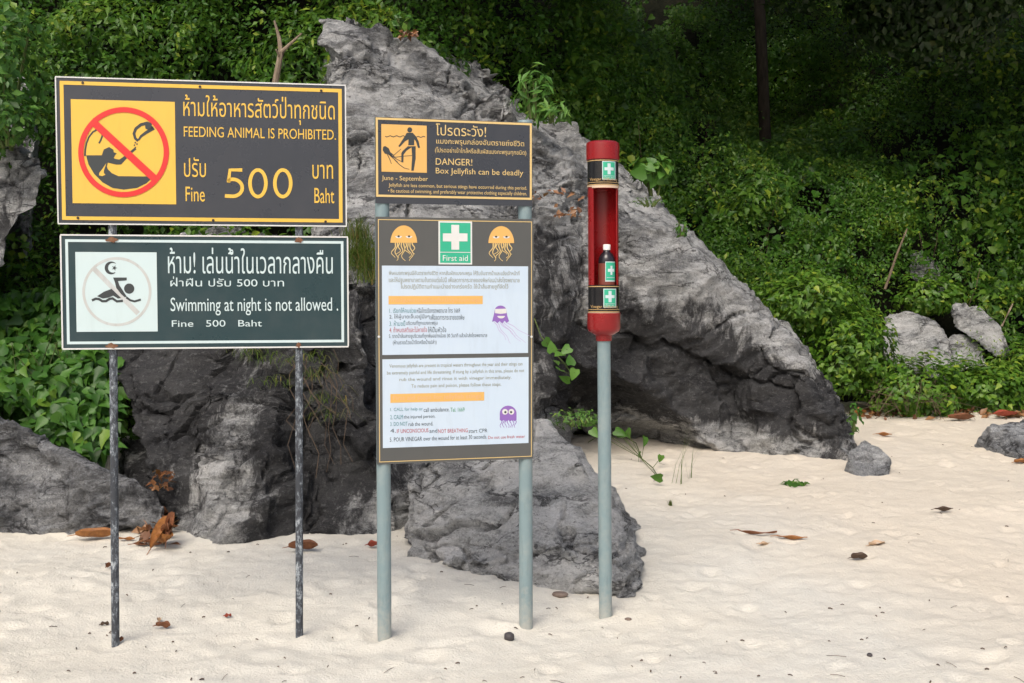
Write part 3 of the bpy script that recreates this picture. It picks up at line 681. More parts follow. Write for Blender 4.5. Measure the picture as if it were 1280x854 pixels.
bush('overhanging_shrub', 'green leafy branches reaching in at the upper left edge above the hanging rock', P(-2, 85, 7.6), (.34, .4, .50), 1900, .068, M['leaf_bright'], 'oval', lump=.4, seed=5, base=P(-2, 190, 7.7)[2], droop=.9)
bush('overhanging_shrub', 'lower green sprays drooping over the top of the hanging rock', P(12, 152, 7.45), (.22, .25, .15), 620, .055, M['leaf_bright'], 'oval', lump=.4, seed=6, base=P(5, 190, 7.7)[2], droop=.9)
SH = [
    ('bright green low shrub right beside the toe of the outcrop', 1062, 436, 10.9, (.40, .45, .42), 1500),
    ('feathery green shrub climbing behind the right shoulder of the outcrop', 1010, 375, 11.1, (.45, .45, .28), 1300),
    ('broad green shrub spilling onto the sand below the slope rock', 1140, 486, 10.8, (.46, .45, .33), 1600),
    ('low green shrub at the right edge where sand meets the slope', 1235, 490, 11.0, (.48, .40, .28), 1500),
    ('green shrub between the round pale rock and the right edge', 1285, 470, 11.3, (.35, .40, .32), 900),
    ('dark ferny shrub just above the slope rocks', 1160, 372, 12.2, (.34, .35, .22), 700),
]
for i, (lab, px, py, d, rad, n) in enumerate(SH):
    bush('low_shrub', lab, P(px, py, d), rad, int(n * 1.5), .062, M['leaf_shrub'], 'point', 'low shrubs along the foot of the slope', lump=.35, seed=20 + i, up=.9)
bush('sapling', 'fresh green plant rooted in a cleft on the right shoulder of the tall rock', P(668, 118, 8.95), (.16, .15, .20), 130, .11, M['leaf_pale'], 'slim', lump=.4, seed=41, base=P(672, 150, 9.0)[2], stems=7, cat='plant')
bush('sapling', 'trailing green leaves lower down the rock cleft above the danger panel', P(690, 140, 8.95), (.18, .12, .08), 90, .10, M['leaf_pale'], 'slim', lump=.4, seed=42, base=P(685, 155, 9.0)[2], stems=4, cat='plant')
bush('sapling', 'small green plant on the very top of the tall rock', P(504, 28, 8.9), (.10, .12, .07), 70, .07, M['leaf_bright'], 'oval', seed=43, base=P(504, 42, 8.95)[2], cat='plant')
bush('broad_leaf_plant', 'pale green broad leaved plant behind the rock right of the red tube', P(818, 212, 9.8), (.17, .15, .13), 60, .12, M['leaf_pale'], 'heart', seed=44, base=P(815, 245, 9.8)[2], cat='plant', droop=1.2)
bush('rock_fern', 'small bright green tuft in a pocket of the right rock shoulder', P(853, 284, 8.55), (.05, .06, .07), 60, .045, M['leaf_bright'], 'oval', seed=45, cat='plant')
bush('rock_fern', 'thin mossy green patch near the top of the right rock shoulder', P(812, 252, 8.95), (.16, .1, .04), 110, .035, M['leaf_bright'], 'slim', seed=46, cat='plant')
bush('seedling', 'tiny green seedling at the base of the outcrop beside the bluish stone', P(1069, 522, 8.6), (.05, .05, .11), 46, .055, M['leaf_bright'], 'oval', seed=47, cat='plant')
bush('seedling', 'flat green sprig lying on open sand right of the tube post', G(995, 607) + (0, 0, .02), (.09, .07, .018), 22, .07, M['leaf_bright'], 'oval', seed=48, cat='plant', stems=3)
bush('creeper', 'feathery green creeper between the outcrop and the pale boulder', P(722, 522, 7.2), (.17, .1, .06), 180, .045, M['leaf_pale'], 'slim', seed=49, cat='plant')
def leafy(name, label, leaf_list, stem_pts, m, d, rad=.004):
    t = thing(name, label, 'plant', tuple(stem_pts[0]))
    pts = np.array([P(a, b, d + c) for a, b, c, s in leaf_list]); sz = np.array([s for *_, s in leaf_list])
    leaves('foliage', [leaf_cloud(pts, np.tile((0, -.8, .5), (len(pts), 1)), sz, 'heart', .45, .8)], m, t)
    mb = MB(); mb.tube(stem_pts, rad, 6)
    for q in pts:
        j = min(stem_pts, key=lambda s_: np.linalg.norm(np.array(s_) - q)); mb.tube([j, q], rad * .6, 5)
    mb.obj('stem', M['stem'], t, smooth=True); return t
leafy('climbing_vine', 'green vine with hanging leaves on the dark rock between board and tube post',
      [(683, 428, 0, .078), (690, 436, 0, .078), (700, 443, -.05, .078), (709, 437, 0, .078), (713, 452, -.05, .078), (700, 462, -.05, .078), (718, 466, -.05, .078), (708, 474, -.08, .078), (694, 452, 0, .078)],
      [P(668, 398, 7.3), P(676, 420, 7.25), P(690, 438, 7.2), P(706, 455, 7.2), P(716, 470, 7.15)], M['leaf_pale'], 7.15)
leafy('beach_creeper', 'beach creeper with scattered round green leaves on sand behind the tube post',
      [(738, 528, 0, .085), (742, 540, -.1, .085), (772, 540, 0, .085), (785, 541, 0, .085), (806, 550, 0, .085), (799, 571, -.5, .085), (823, 597, -.8, .085), (776, 542, 0, .085), (826, 572, -.2, .06)],
      [G(735, 556) + (0, 0, .02), G(752, 552) + (0, 0, .06), G(775, 550) + (0, 0, .05), G(795, 560) + (0, 0, .04), G(802, 578) + (0, 0, .03), G(816, 590) + (0, 0, .03), G(824, 602) + (0, 0, .02)], M['leaf_pale'], 8.6)

# grass
def grass(name, label, bases, n, length, m, droop=.5, cat='grass', spread=.03):
    mb_v, mb_f, T = [], [], []; o = 0
    for k in range(n):
        b0 = np.array(bases[int(RNG.integers(len(bases)))]) + RNG.normal(0, spread, 3) * (1, 1, .3); a = RNG.uniform(0, 6.28); L = length * RNG.uniform(.5, 1.2)
        out = np.array((math.cos(a), math.sin(a) * .7 - .3, 0)); w = np.cross(out, (0, 0, 1)) * .0035
        tt = RNG.random(); p0 = b0
        for j in range(4):
            f = j / 3; q = b0 + out * L * (.15 + .5 * droop) * f ** 1.5 + np.array((0, 0, L * (f - droop * f * f)))
            ww = w * (1 - f * .9); mb_v += [q - ww, q + ww]; T += [tt, tt]
        mb_f += [(o + 2 * j, o + 2 * j + 1, o + 2 * j + 3, o + 2 * j + 2) for j in range(3)]; o += 8
    return props(build(name, np.array(mb_v), np.array(mb_f), m, attrs={'tint': T}), label, cat)
grass('grass_tuft', 'yellow green grass tuft on the rock ledge between the left signs and the board', [P(455, 335, 7.2), P(440, 330, 7.3), P(465, 350, 7.15), P(450, 320, 7.3), P(446, 300, 7.35)], 760, .30, M['grass'], .6, spread=.05)
grass('grass_tuft', 'dry grass hanging down the dark rock behind the right leg of the left signs', [P(395, 470, 6.75), P(410, 500, 6.7), P(385, 450, 6.8), P(420, 520, 6.68)], 130, .20, M['grass'], 1.1, spread=.06)
grass('grass_tuft', 'dry brown and green grass trailing on dark rock below the swimming sign', [P(330, 450, 6.8), P(345, 480, 6.72), P(318, 440, 6.85)], 90, .20, M['grass'], 1.1, spread=.06)
grass('grass_sprig', 'thin upright grass sprig on sand right of the tube post', [G(845, 604), G(856, 598)], 12, .46, M['grass'], .3, spread=.03)
grass('grass_sprig', 'small spiky grass seedling on the sand beside the pale boulder', [G(838, 632)], 26, .09, M['grass'], .6, spread=.006)
# roots trailing on the dark rock
mb = MB()
for k in range(14):
    x0, y0 = RNG.uniform(315, 430), RNG.uniform(425, 470); x1 = x0 + RNG.uniform(-30, 40); y1 = y0 + RNG.uniform(50, 170)
    mb.tube([P(x0 + (x1 - x0) * f + RNG.normal(0, 5), y0 + (y1 - y0) * f, 6.74 - .34 * f) for f in np.linspace(0, 1, 6)], RNG.uniform(.0010, .0020), 4)
props(mb.obj('hanging_roots', M['drytwig'], smooth=True), 'fine dry roots trailing down the dark rock face behind the left sign legs', 'roots', kind='stuff')

# bare branch, leaning stick
mb = MB(); mb.tube([P(330, 250, 9.0), P(338, 150, 8.9), P(344, 104, 8.85), P(351, 66, 8.8)], [.035, .03, .026, .022], 8)
mb.tube([P(351, 66, 8.8), P(349, 48, 8.8), P(343, 26, 8.75)], [.02, .015, .008], 8); mb.tube([P(351, 66, 8.8), P(364, 54, 8.75), P(377, 42, 8.7)], [.018, .012, .006], 8)
mb.tube([P(350, 72, 8.8), P(345, 62, 8.75)], [.012, .006], 6)
props(mb.obj('dead_branch', M['twig'], smooth=True), 'bare forked dead branch sticking up behind the feeding sign', 'branch')
mb = MB(); mb.tube([P(1106, 362, 11.9), P(1112, 345, 11.95), P(1121, 318, 12.0), P(1134, 286, 12.1)], [.014, .014, .012, .009], 8)
props(mb.obj('leaning_stick', M['stick'], smooth=True), 'straight pale stick leaning in the undergrowth beside the broken rock', 'stick')
mb = MB(); mb.tube([P(1252, 408, 11.4), P(1262, 388, 11.4), P(1266, 380, 11.45)], [.012, .01, .006], 6)
props(mb.obj('leaning_stick', M['twig'], smooth=True), 'thin pale twig standing beside the slanted slab near the right edge', 'stick')
mb = MB()
for k in range(80):
    a = P(RNG.uniform(1085, 1185), RNG.uniform(484, 512), RNG.uniform(10.3, 10.6)); mb.tube([a, a + RNG.normal(0, .07, 3) + (0, 0, .02), a + RNG.normal(0, .13, 3)], RNG.uniform(.0012, .0032), 4)
props(mb.obj('dry_brush', M['drytwig'], smooth=True), 'tangle of dry twigs under the low shrubs at the sand edge', 'brush', kind='stuff')

# ------------------------------------------------------------------ flat print on planes
class Panel:
    def __init__(s, xl, xr, ym, dl, dr):
        A = P(xl, ym, dl); B = P(xr, ym, dr); s.A = A; u = (B - A)[:2]; s.w = np.linalg.norm(u); s.u = u / s.w; s.n = np.array((s.u[1], -s.u[0]))
    def uz(s, px, py):
        r = ray(px, py); k = np.dot(s.n, s.A[:2]) / np.dot(s.n, r[:2]); p = np.array((0, 0, CAMZ)) + r * k
        return np.dot(p[:2] - s.A[:2], s.u), p[2]
    def pt(s, u, z, off=0.0):
        q = s.A[:2] + s.u * u + s.n * off; return (q[0], q[1], z)
    def px(s, x, y, off=0.0): return s.pt(*s.uz(x, y), off)
    def box(s, x0, x1, y0, y1):                     # metric rectangle through the middles of a measured box
        return s.uz(x0, (y0 + y1) / 2)[0], s.uz(x1, (y0 + y1) / 2)[0], s.uz((x0 + x1) / 2, y0)[1], s.uz((x0 + x1) / 2, y1)[1]
def slab(mb, pl, u0, u1, zt, zb, off, th, m=0):
    """box with front at off, going back th"""
    V = [pl.pt(u, z, o) for o in (off, off - th) for u, z in ((u0, zb), (u1, zb), (u1, zt), (u0, zt))]
    mb.add(V, [(0, 1, 2, 3), (5, 4, 7, 6), (4, 5, 1, 0), (3, 2, 6, 7), (1, 5, 6, 2), (4, 0, 3, 7)], m)
def rect(mb, pl, u0, u1, zt, zb, off, m=0):
    mb.add([pl.pt(u0, zb, off), pl.pt(u1, zb, off), pl.pt(u1, zt, off), pl.pt(u0, zt, off)], [(0, 1, 2, 3)], m)
def frame(mb, pl, u0, u1, zt, zb, w, off, m=0):
    o = [(u0, zb), (u1, zb), (u1, zt), (u0, zt)]; i = [(u0 + w, zb + w), (u1 - w, zb + w), (u1 - w, zt - w), (u0 + w, zt - w)]
    mb.add([pl.pt(a, b, off) for a, b in o + i], [(k, (k + 1) % 4, 4 + (k + 1) % 4, 4 + k) for k in range(4)], m)
def poly(mb, fn, pts, m=0):
    v3 = [Vector((a, -b, 0)) for a, b in pts]
    tr = tessellate_polygon([v3]); V = [fn(a, b) for a, b in pts]
    out = []
    for t in tr:
        a, b, c = [v3[k] for k in t]
        out.append(t if (b - a).cross(c - a).z > 0 else t[::-1])
    mb.add(V, out, m)
def stroke(mb, fn, pts, w, m=0, w2=None):
    n = len(pts); L, Rr = [], []
    for i, p in enumerate(pts):
        a = pts[max(i - 1, 0)]; b = pts[min(i + 1, n - 1)]; dx, dy = b[0] - a[0], b[1] - a[1]; l = math.hypot(dx, dy) or 1
        ww = (w + ((w2 if w2 is not None else w) - w) * i / max(1, n - 1)) / 2
        L.append((p[0] - dy / l * ww, p[1] + dx / l * ww)); Rr.append((p[0] + dy / l * ww, p[1] - dx / l * ww))
    V = [fn(*q) for q in L + Rr]; mb.add(V, [(i, i + 1, n + i + 1, n + i) for i in range(n - 1)], m)
def disc(c, rx, ry=None, n=36, a0=0, a1=360):
    ry = ry or rx
    full = abs(a1 - a0) >= 360; k = n if full else n + 1
    return [(c[0] + rx * math.cos(R(a0 + (a1 - a0) * i / n)), c[1] + ry * math.sin(R(a0 + (a1 - a0) * i / n))) for i in range(k)]
def ring(mb, fn, c, ro, ri, m=0, n=72, sq=1.0):
    V = [fn(c[0] + r * math.cos(2 * math.pi * i / n), c[1] + r * sq * math.sin(2 * math.pi * i / n)) for r in (ro, ri) for i in range(n)]
    mb.add(V, [(i, (i + 1) % n, n + (i + 1) % n, n + i) for i in range(n)], m)
_tc = {}
def glyphs(body, res=3, bold=0.0):
    k = (body, res, bold)
    if k in _tc: return _tc[k]
    cu = bpy.data.curves.new('t', 'FONT'); cu.body = body; cu.resolution_u = res; cu.offset = bold; cu.fill_mode = 'NONE'
    o = bpy.data.objects.new('t', cu); COL.objects.link(o)
    dg = bpy.context.evaluated_depsgraph_get(); ev = o.evaluated_get(dg); me = ev.to_mesh()
    co = [v.co.copy() for v in me.vertices]; adj = {}
    for e in me.edges:
        a, b = e.vertices; adj.setdefault(a, []).append(b); adj.setdefault(b, []).append(a)
    ev.to_mesh_clear(); bpy.data.objects.remove(o); bpy.data.curves.remove(cu)
    seen, loops = set(), []
    for s0 in sorted(adj):
        if s0 in seen: continue
        lp, cur, prev = [s0], s0, None; seen.add(s0)
        while True:
            nx_ = [b for b in adj[cur] if b not in seen]
            if not nx_: break
            cur = nx_[0]; seen.add(cur); lp.append(cur)
        loops.append([(co[i].x, co[i].y) for i in lp])
    area = lambda L: sum(L[i - 1][0] * L[i][1] - L[i][0] * L[i - 1][1] for i in range(len(L))) / 2
    loops = [L for L in loops if len(L) > 2 and abs(area(L)) > 1e-7]
    if not loops: _tc[k] = ([], (0, 1, 0, 1)); return _tc[k]
    def inside(p, L):
        c = False
        for i in range(len(L)):
            (x1, y1), (x2, y2) = L[i - 1], L[i]
            if (y1 > p[1]) != (y2 > p[1]) and p[0] < (x2 - x1) * (p[1] - y1) / (y2 - y1) + x1: c = not c
        return c
    outs, holes = [], []
    for L in loops:
        c = [K for K in loops if K is not L and inside(L[0], K) and abs(area(K)) > abs(area(L))]
        top = max(c, key=lambda K: abs(area(K))) if c else None
        (outs if top is None or area(top) * area(L) > 0 else holes).append(L)
    own = {i: [] for i in range(len(outs))}
    for h in holes:
        c = [i for i, L in enumerate(outs) if inside(h[0], L)]
        if c: own[min(c, key=lambda i: abs(area(outs[i])))].append(h)
    polys = []
    for i, L in enumerate(outs):
        lps = [[Vector((a, b, 0)) for a, b in q] for q in [L] + own[i]]
        flat = [v for q in lps for v in q]; tr = []
        for t in tessellate_polygon(lps):
            a, b, c = [flat[j] for j in t]; cr = (b - a).cross(c - a).z
            if abs(cr) > 1e-12: tr.append(t if cr > 0 else t[::-1])
        polys.append(([(v.x, v.y) for v in flat], tr))
    al = [p for L in loops for p in L]
    bb = (min(p[0] for p in al), max(p[0] for p in al), min(p[1] for p in al), max(p[1] for p in al))
    _tc[k] = (polys, bb); return _tc[k]
LET = None            # (materials, parent): when set, every line of writing becomes a part of its own
def text(mb, pl, body, x0, x1, y0, y1, off, m=0, res=3, bold=0.0):
    if LET:
        mb = MB(); mats = LET[0]; mm = mats[m] if isinstance(mats, list) else mats; m = 0
    polys, bb = glyphs(body, res, bold); u0, u1, zt, zb = pl.box(x0, x1, y0, y1)
    for i, (V, tr) in enumerate(polys):
        mb.add([pl.pt(u0 + (u1 - u0) * (a - bb[0]) / (bb[1] - bb[0]), zb + (zt - zb) * (b - bb[2]) / (bb[3] - bb[2]), off + .0003 * (i % 3)) for a, b in V], tr, m)
    if LET: mb.obj('lettering', mm, LET[1])
def runs(mb, pl, parts, x0, x1, y0, y1, off, res=2):
    """one line made of differently coloured runs"""
    tot = sum(len(p) for p, _ in parts); x = x0
    for s_, m in parts:
        w = (x1 - x0) * len(s_) / tot
        text(mb, pl, s_.strip(), x + .6, x + w - .6, y0, y1, off, m, res); x += w

# ------------------------------------------------------------------ left sign stand
fL = G(143, 806, False); fR = G(374, 801, False)
PL = Panel(74, 431, 270, 4.64, 4.83)
stand = thing('notice_sign_stand', 'left stand with brown feeding sign over dark teal swimming sign on two peeling posts', 'sign', (float((fL[0] + fR[0]) / 2), float(fL[1]), 0.0))
def post_at(pl, px_top, py_top, px_bot, py_bot, back, r, name, m, parent, n=16, capz=0):
    a = np.array(pl.px(px_top, py_top, -back)); b = np.array(pl.px(px_bot, py_bot, -back)); dirv = (b - a) / (b[2] - a[2])
    bot = a + dirv * (-.35 - a[2]); k = 14
    mb = MB(); mb.tube([a + (bot - a) * i / k for i in range(k + 1)], r, n); return mb.obj(name, m, parent, smooth=True)
post_at(PL, 138, 108, 143, 806, .025, .0165, 'post', M['oldpost'], stand)
post_at(PL, 373.5, 116, 374, 801, .025, .0165, 'post', M['oldpost'], stand)
# feeding sign
u0, u1 = PL.uz(72, 190)[0], PL.uz(431.5, 190)[0]; zt = PL.uz(250, 102.3)[1]; zb = PL.uz(250, 280.5)[1]
mb = MB(); slab(mb, PL, u0, u1, zt, zb, 0, .004)
s1 = mb.obj('sign_panel', M['brown_panel'], stand); props(s1, 'brown panel with yellow border forbidding feeding of animals')
px1 = (u1 - u0) / 360
mb = MB()
for (a, b, c, d) in ((u0 - .004, u1 + .004, zt + .005, zt), (u0 - .004, u1 + .004, zb, zb - .005), (u0 - .005, u0, zt, zb), (u1, u1 + .005, zt, zb)): slab(mb, PL, a, b, c, d, .003, .012)
mb.obj('edge_trim', M['white'], s1)
mb = MB(); w = px1 * 4.6; frame(mb, PL, u0 + px1 * 4, u1 - px1 * 4, zt - px1 * 4, zb + px1 * 4, w, .0012); mb.obj('border', M['yellow'], s1)
mb = MB(); a = PL.box(89.7, 219.4, 125.8, 254.8); rect(mb, PL, *a, .0012, 0)
Zf = lambda zx, zy, off: PL.px(80 + zx / 5.693, 110 + zy / 5.693, off)
A = lambda o: (lambda x, y: Zf(x, y, o))
poly(mb, A(.002), [(158, 480), (270, 480), (284, 438), (322, 421), (352, 440), (354, 458), (376, 466), (362, 482), (354, 500), (368, 506), (395, 510), (430, 486), (470, 452), (505, 424), (517, 437), (470, 475), (435, 515), (408, 545), (372, 546), (312, 532), (306, 560), (312, 578), (340, 606), (388, 628), (600, 631), (632, 640), (585, 680), (520, 712), (425, 724), (345, 712), (275, 672), (215, 612), (175, 545)], 1)
poly(mb, A(.0025), [(302, 536), (272, 580), (252, 605), (250, 622), (272, 628), (296, 618), (284, 606), (284, 590)], 0)
stroke(mb, A(.002), [(150, 485), (152, 440), (160, 395), (178, 350), (205, 315), (243, 292)], 12, 1)
stroke(mb, A(.002), [(277, 318), (272, 345), (262, 372), (250, 395)], 12, 1)
stroke(mb, A(.002), [(640, 285), (585, 318), (548, 345), (530, 372)], 26, 1, 14)
stroke(mb, A(.0023), [(625, 262), (590, 252), (548, 262), (512, 290), (498, 325), (508, 360), (528, 378)], 24, 1, 18)
poly(mb, A(.002), [(575, 248), (595, 240), (640, 285), (610, 305), (580, 290)], 1)
for cx, cy in ((508, 390), (502, 408), (520, 400), (508, 425)): poly(mb, A(.0022), disc((cx, cy), 6, n=8), 1)
ring(mb, A(.0035), (425, 458), 323, 285, 2, sq=.993)
stroke(mb, A(.0032), [(196, 232), (655, 655)], 52, 2)
mb.obj('pictogram', [M['yellow'], M['ink'], M['red']], s1)
LET = (M['yellow'], s1)
for body, x0, x1, y0, y1, bo in (("ห้ามให้อาหารสัตว์ป่าทุกชนิด", 229.2, 418.4, 120.6, 155.4, .012), ("FEEDING ANIMAL IS PROHIBITED.", 229.8, 419.8, 160.2, 173, .004), ("ปรับ", 230, 257.4, 196.9, 221.5, .008), ("Fine", 232, 256, 233.6, 252, .004),
                             ("บาท", 390.5, 416.3, 206, 223.8, .008), ("Baht", 393, 417.8, 235.2, 254.2, .008)):
    text(mb, PL, body, x0, x1, y0, y1, .0014, 0, 4, bo)
LET = None
mb = MB(); rect(mb, PL, *PL.box(352.2, 354.0, 121.2, 127.2), .0016, 0); mb.obj('lettering', M['yellow'], s1)
mb = MB(); A = lambda x, y: PL.px(60 + x / 3.368, 90 + y / 3.368, .0014)
for cx in (884, 988.5): ring(mb, A, (cx, 469), 41, 24, 0, 48, 1.0) if False else mb.add([A(cx + 41 * f * math.cos(t) + (0 if f == 1 else 0), 469 + (63.5 if f == 1 else 48.5) * math.sin(t)) for f in (1, .63) for t in [2 * math.pi * i / 48 for i in range(48)]], [(i, (i + 1) % 48, 48 + (i + 1) % 48, 48 + i) for i in range(48)])
stroke(mb, A, [(818, 413), (766, 413), (760, 466)], 15); stroke(mb, A, [(756, 462)] + [(778 + 40 * math.cos(R(t)), 488 + 36 * math.sin(R(t))) for t in range(-105, 100, 12)] + [(745, 522)], 15)
mb.obj('lettering', M['yellow'], s1)
for x, y in ((103.5, 103.8), (250, 108.6), (401.5, 113.6), (97.5, 272.6), (266.5, 275.4), (407, 277.2)):
    mb = MB(); c = np.array(PL.px(x, y, 0)); n3 = np.array((PL.n[0], PL.n[1], 0)); mb.tube([c - n3 * .004, c + n3 * .004], .0055, 10); mb.obj('bolt', M['bolt'], s1)
# swimming sign
u0, u1 = PL.uz(78, 365)[0], PL.uz(434, 365)[0]; zt = PL.uz(255, 296)[1]; zb = PL.uz(255, 434)[1]
mb = MB(); slab(mb, PL, u0, u1, zt, zb, 0, .004)
s2 = mb.obj('sign_panel', M['teal_panel'], stand); props(s2, 'dark teal panel with pale border forbidding swimming at night')
mb = MB()
for (a, b, c, d) in ((u0 - .004, u1 + .004, zt + .006, zt), (u0 - .004, u1 + .004, zb, zb - .006), (u0 - .006, u0, zt, zb), (u1, u1 + .006, zt, zb)): slab(mb, PL, a, b, c, d, .003, .014)
mb.obj('edge_trim', M['white'], s2)
mb = MB(); frame(mb, PL, u0 + px1 * 4.5, u1 - px1 * 4.5, zt - px1 * 4.5, zb + px1 * 5, px1 * 3.4, .0012); mb.obj('border', M['pale'], s2)
mb = MB(); rect(mb, PL, *PL.box(95, 196.5, 315.3, 414.7), .0012, 0)
A = lambda o: (lambda x, y: PL.px(80 + x / 6.571, 300 + y / 6.571, o))
ring(mb, A(.0018), (435, 425), 284, 262, 2)
stroke(mb, A(.0016), [(245, 235), (610, 605)], 40, 2)
cres = disc((388, 230), 53, n=30, a0=48, a1=318) + disc((402, 229), 40, n=24, a0=300, a1=62)
poly(mb, A(.002), cres, 1)
star = [(415 + (24 if i % 2 == 0 else 9) * math.cos(R(-90 + 36 * i + 20)), 230 + (24 if i % 2 == 0 else 9) * math.sin(R(-90 + 36 * i + 20))) for i in range(10)]
poly(mb, A(.002), star, 1)
poly(mb, A(.0022), [(404, 309), (516, 309), (516, 332), (444, 338), (456, 372), (518, 468), (498, 470), (470, 445), (430, 395), (418, 345)], 1)
poly(mb, A(.0022), disc((536, 400), 42), 1)
poly(mb, A(.0022), [(272, 462), (330, 425), (392, 402), (470, 477), (445, 482), (405, 458), (366, 474), (320, 482)], 1)
stroke(mb, A(.0022), [(230, 497), (262, 483), (288, 486), (315, 503), (345, 503), (375, 484), (400, 480), (435, 505), (485, 500)], 20, 1)
stroke(mb, A(.0022), [(512, 472), (545, 495), (580, 505), (632, 490)], 17, 1)
mb.obj('pictogram', [M['pale'], M['ink'], M['faded']], s2)
LET = (M['pale'], s2)
for body, x0, x1, y0, y1, bo in (("ห้าม! เล่นน้ำในเวลากลางคืน", 209.9, 415.9, 310, 342.2, .008), ("ฝ่าฝืน ปรับ 500 บาท", 213, 355, 347.2, 358.2, 0), ("Swimming at night is not allowed .", 213.3, 422.6, 372, 394.2, 0), ("Fine   500   Baht", 214.8, 327.5, 400.2, 408.4, 0)):
    text(mb, PL, body, x0, x1, y0, y1, .0014, 0, 4, bo)
LET = None
mb = MB(); rect(mb, PL, *PL.box(216.4, 217.5, 345.6, 348.8), .0016, 0); mb.obj('lettering', M['pale'], s2)
for x, y, rx in ((139.5, 300, 7), (373.5, 300.5, 5), (139.5, 432.5, 7), (373, 431.5, 3)):
    mb = MB(); fn = lambda a, b: PL.px(a, b, .0045)
    poly(mb, fn, [(x + rx * (1 + .3 * math.sin(k * 2.3 + x)) * math.cos(k * .5236), y + 3.2 * (1 + .3 * math.sin(k * 1.7 + y)) * math.sin(k * .5236)) for k in range(12)], 0)
    props(mb.obj('rust_patch', M['rust'], s2))

# ------------------------------------------------------------------ jellyfish board
PC = Panel(471, 666, 400, 4.76, 4.93)
fL = G(482, 800, False)
board = thing('notice_sign_stand', 'grey two post stand with brown danger panel over tall jellyfish first aid board', 'sign', (float(PC.px(566, 790)[0]), float(PC.px(566, 790)[1]), 0.0))
for xt, yt, xb, yb in ((478.5, 146.5, 482, 800), (658.5, 150.5, 660, 784)):
    a = np.array(PC.px(xt, yt, -.034)); b = np.array(PC.px(xb, yb, -.034)); dv = (b - a) / (b[2] - a[2]); mb = MB()
    mb.tube([a + dv * (z - a[2]) for z in np.linspace(a[2], -.35, 10)], .0305, 28); po = mb.obj('post', M['pvc'], board, smooth=True)
    mb = MB(); mb.lathe(lambda z: (a[0], a[1]), [(.0325, a[2] - .03), (.0325, a[2] - .002), (.030, a[2] + .003), (.001, a[2] + .004)], 28); mb.obj('post_cap', M['pvc'], po, smooth=True)
u0, u1 = PC.uz(469, 200)[0], PC.uz(665.5, 200)[0]; zt = PC.uz(567, 149.7)[1]; zb = PC.uz(567, 256)[1]; pxc = (u1 - u0) / 196
mb = MB(); slab(mb, PC, u0, u1, zt, zb, 0, .004); s3 = mb.obj('sign_panel', M['brown_panel'], board); props(s3, 'brown panel with a danger warning in yellow')
mb = MB(); frame(mb, PC, u0 + pxc * .8, u1 - pxc * .8, zt - pxc * .8, PC.uz(567, 248)[1], pxc * 2.6, .0012); mb.obj('border', M['cream'], s3)
mb = MB(); Zc = lambda o: (lambda x, y: PC.px(460 + x / 5.818, 140 + y / 5.818, o))
rect(mb, PC, *PC.box(476.7, 533.4, 156.2, 215.4), .0012, 0)
A = Zc
poly(mb, A(.0018), disc((303, 131), 18, 19, 20), 1)
poly(mb, A(.0018), [(282, 152), (325, 152), (350, 180), (368, 215), (378, 260), (364, 264), (348, 215), (336, 200), (336, 242), (346, 250), (346, 340), (332, 428), (314, 428), (320, 330), (316, 258), (280, 282), (258, 312), (257, 368), (242, 366), (242, 300), (252, 284), (292, 248), (294, 200), (268, 215), (230, 256), (220, 250), (262, 185)], 1)
stroke(mb, A(.0022), [(290, 247), (345, 247)], 6, 0)
stroke(mb, A(.0016), [(125 + i * 12, 178 + 5 * math.sin(i * 1.6)) for i in range(14)], 6, 1); stroke(mb, A(.0016), [(335 + i * 10, 182 + 4 * math.sin(i * 1.6)) for i in range(9)], 6, 1)
poly(mb, A(.0018), [(106, 278), (110, 254), (124, 248), (150, 264), (162, 292), (192, 318), (150, 310), (122, 304)], 1)
for L in ([(150, 305), (180, 322), (240, 270)], [(150, 310), (200, 330), (260, 322), (320, 318)], [(150, 308), (185, 340), (215, 365)], [(140, 308), (160, 350), (170, 378)], [(160, 315), (210, 345), (250, 365)], [(190, 345), (230, 385), (262, 408), (300, 418)]): stroke(mb, A(.0017), L, 6, 1, 4)
mb.obj('pictogram', [M['orange'], M['ink']], s3)
LET = (M['cream'], s3)
for body, x0, x1, y0, y1, bo in (("โปรดระวัง!", 544.6, 607.5, 155.6, 170.3, .01), ("แมงกะพรุนกล่องอันตรายถึงชีวิต", 545.4, 655, 173.8, 183.6, .01), ("(โปรดอย่าเข้าใกล้หรือสัมผัสแมงกะพรุนทุกชนิด)", 543.7, 657.7, 185.6, 194, 0),
                             ("DANGER!", 544.6, 590.3, 198.4, 206.7, 0), ("Box Jellyfish can be deadly", 544.6, 653.9, 211.2, 220.6, 0), ("June - September", 477.2, 534.8, 220.2, 227.6, 0),
                             ("Jellyfish are less common, but serious stings have occurred during this period.", 485.8, 658.5, 231, 236.8, 0), ("• Be cautious of swimming, and preferably wear protective clothing especially children.", 485, 658.5, 238, 244, 0)):
    text(mb, PC, body, x0, x1, y0, y1, .0014, 0, 3, bo)
LET = None
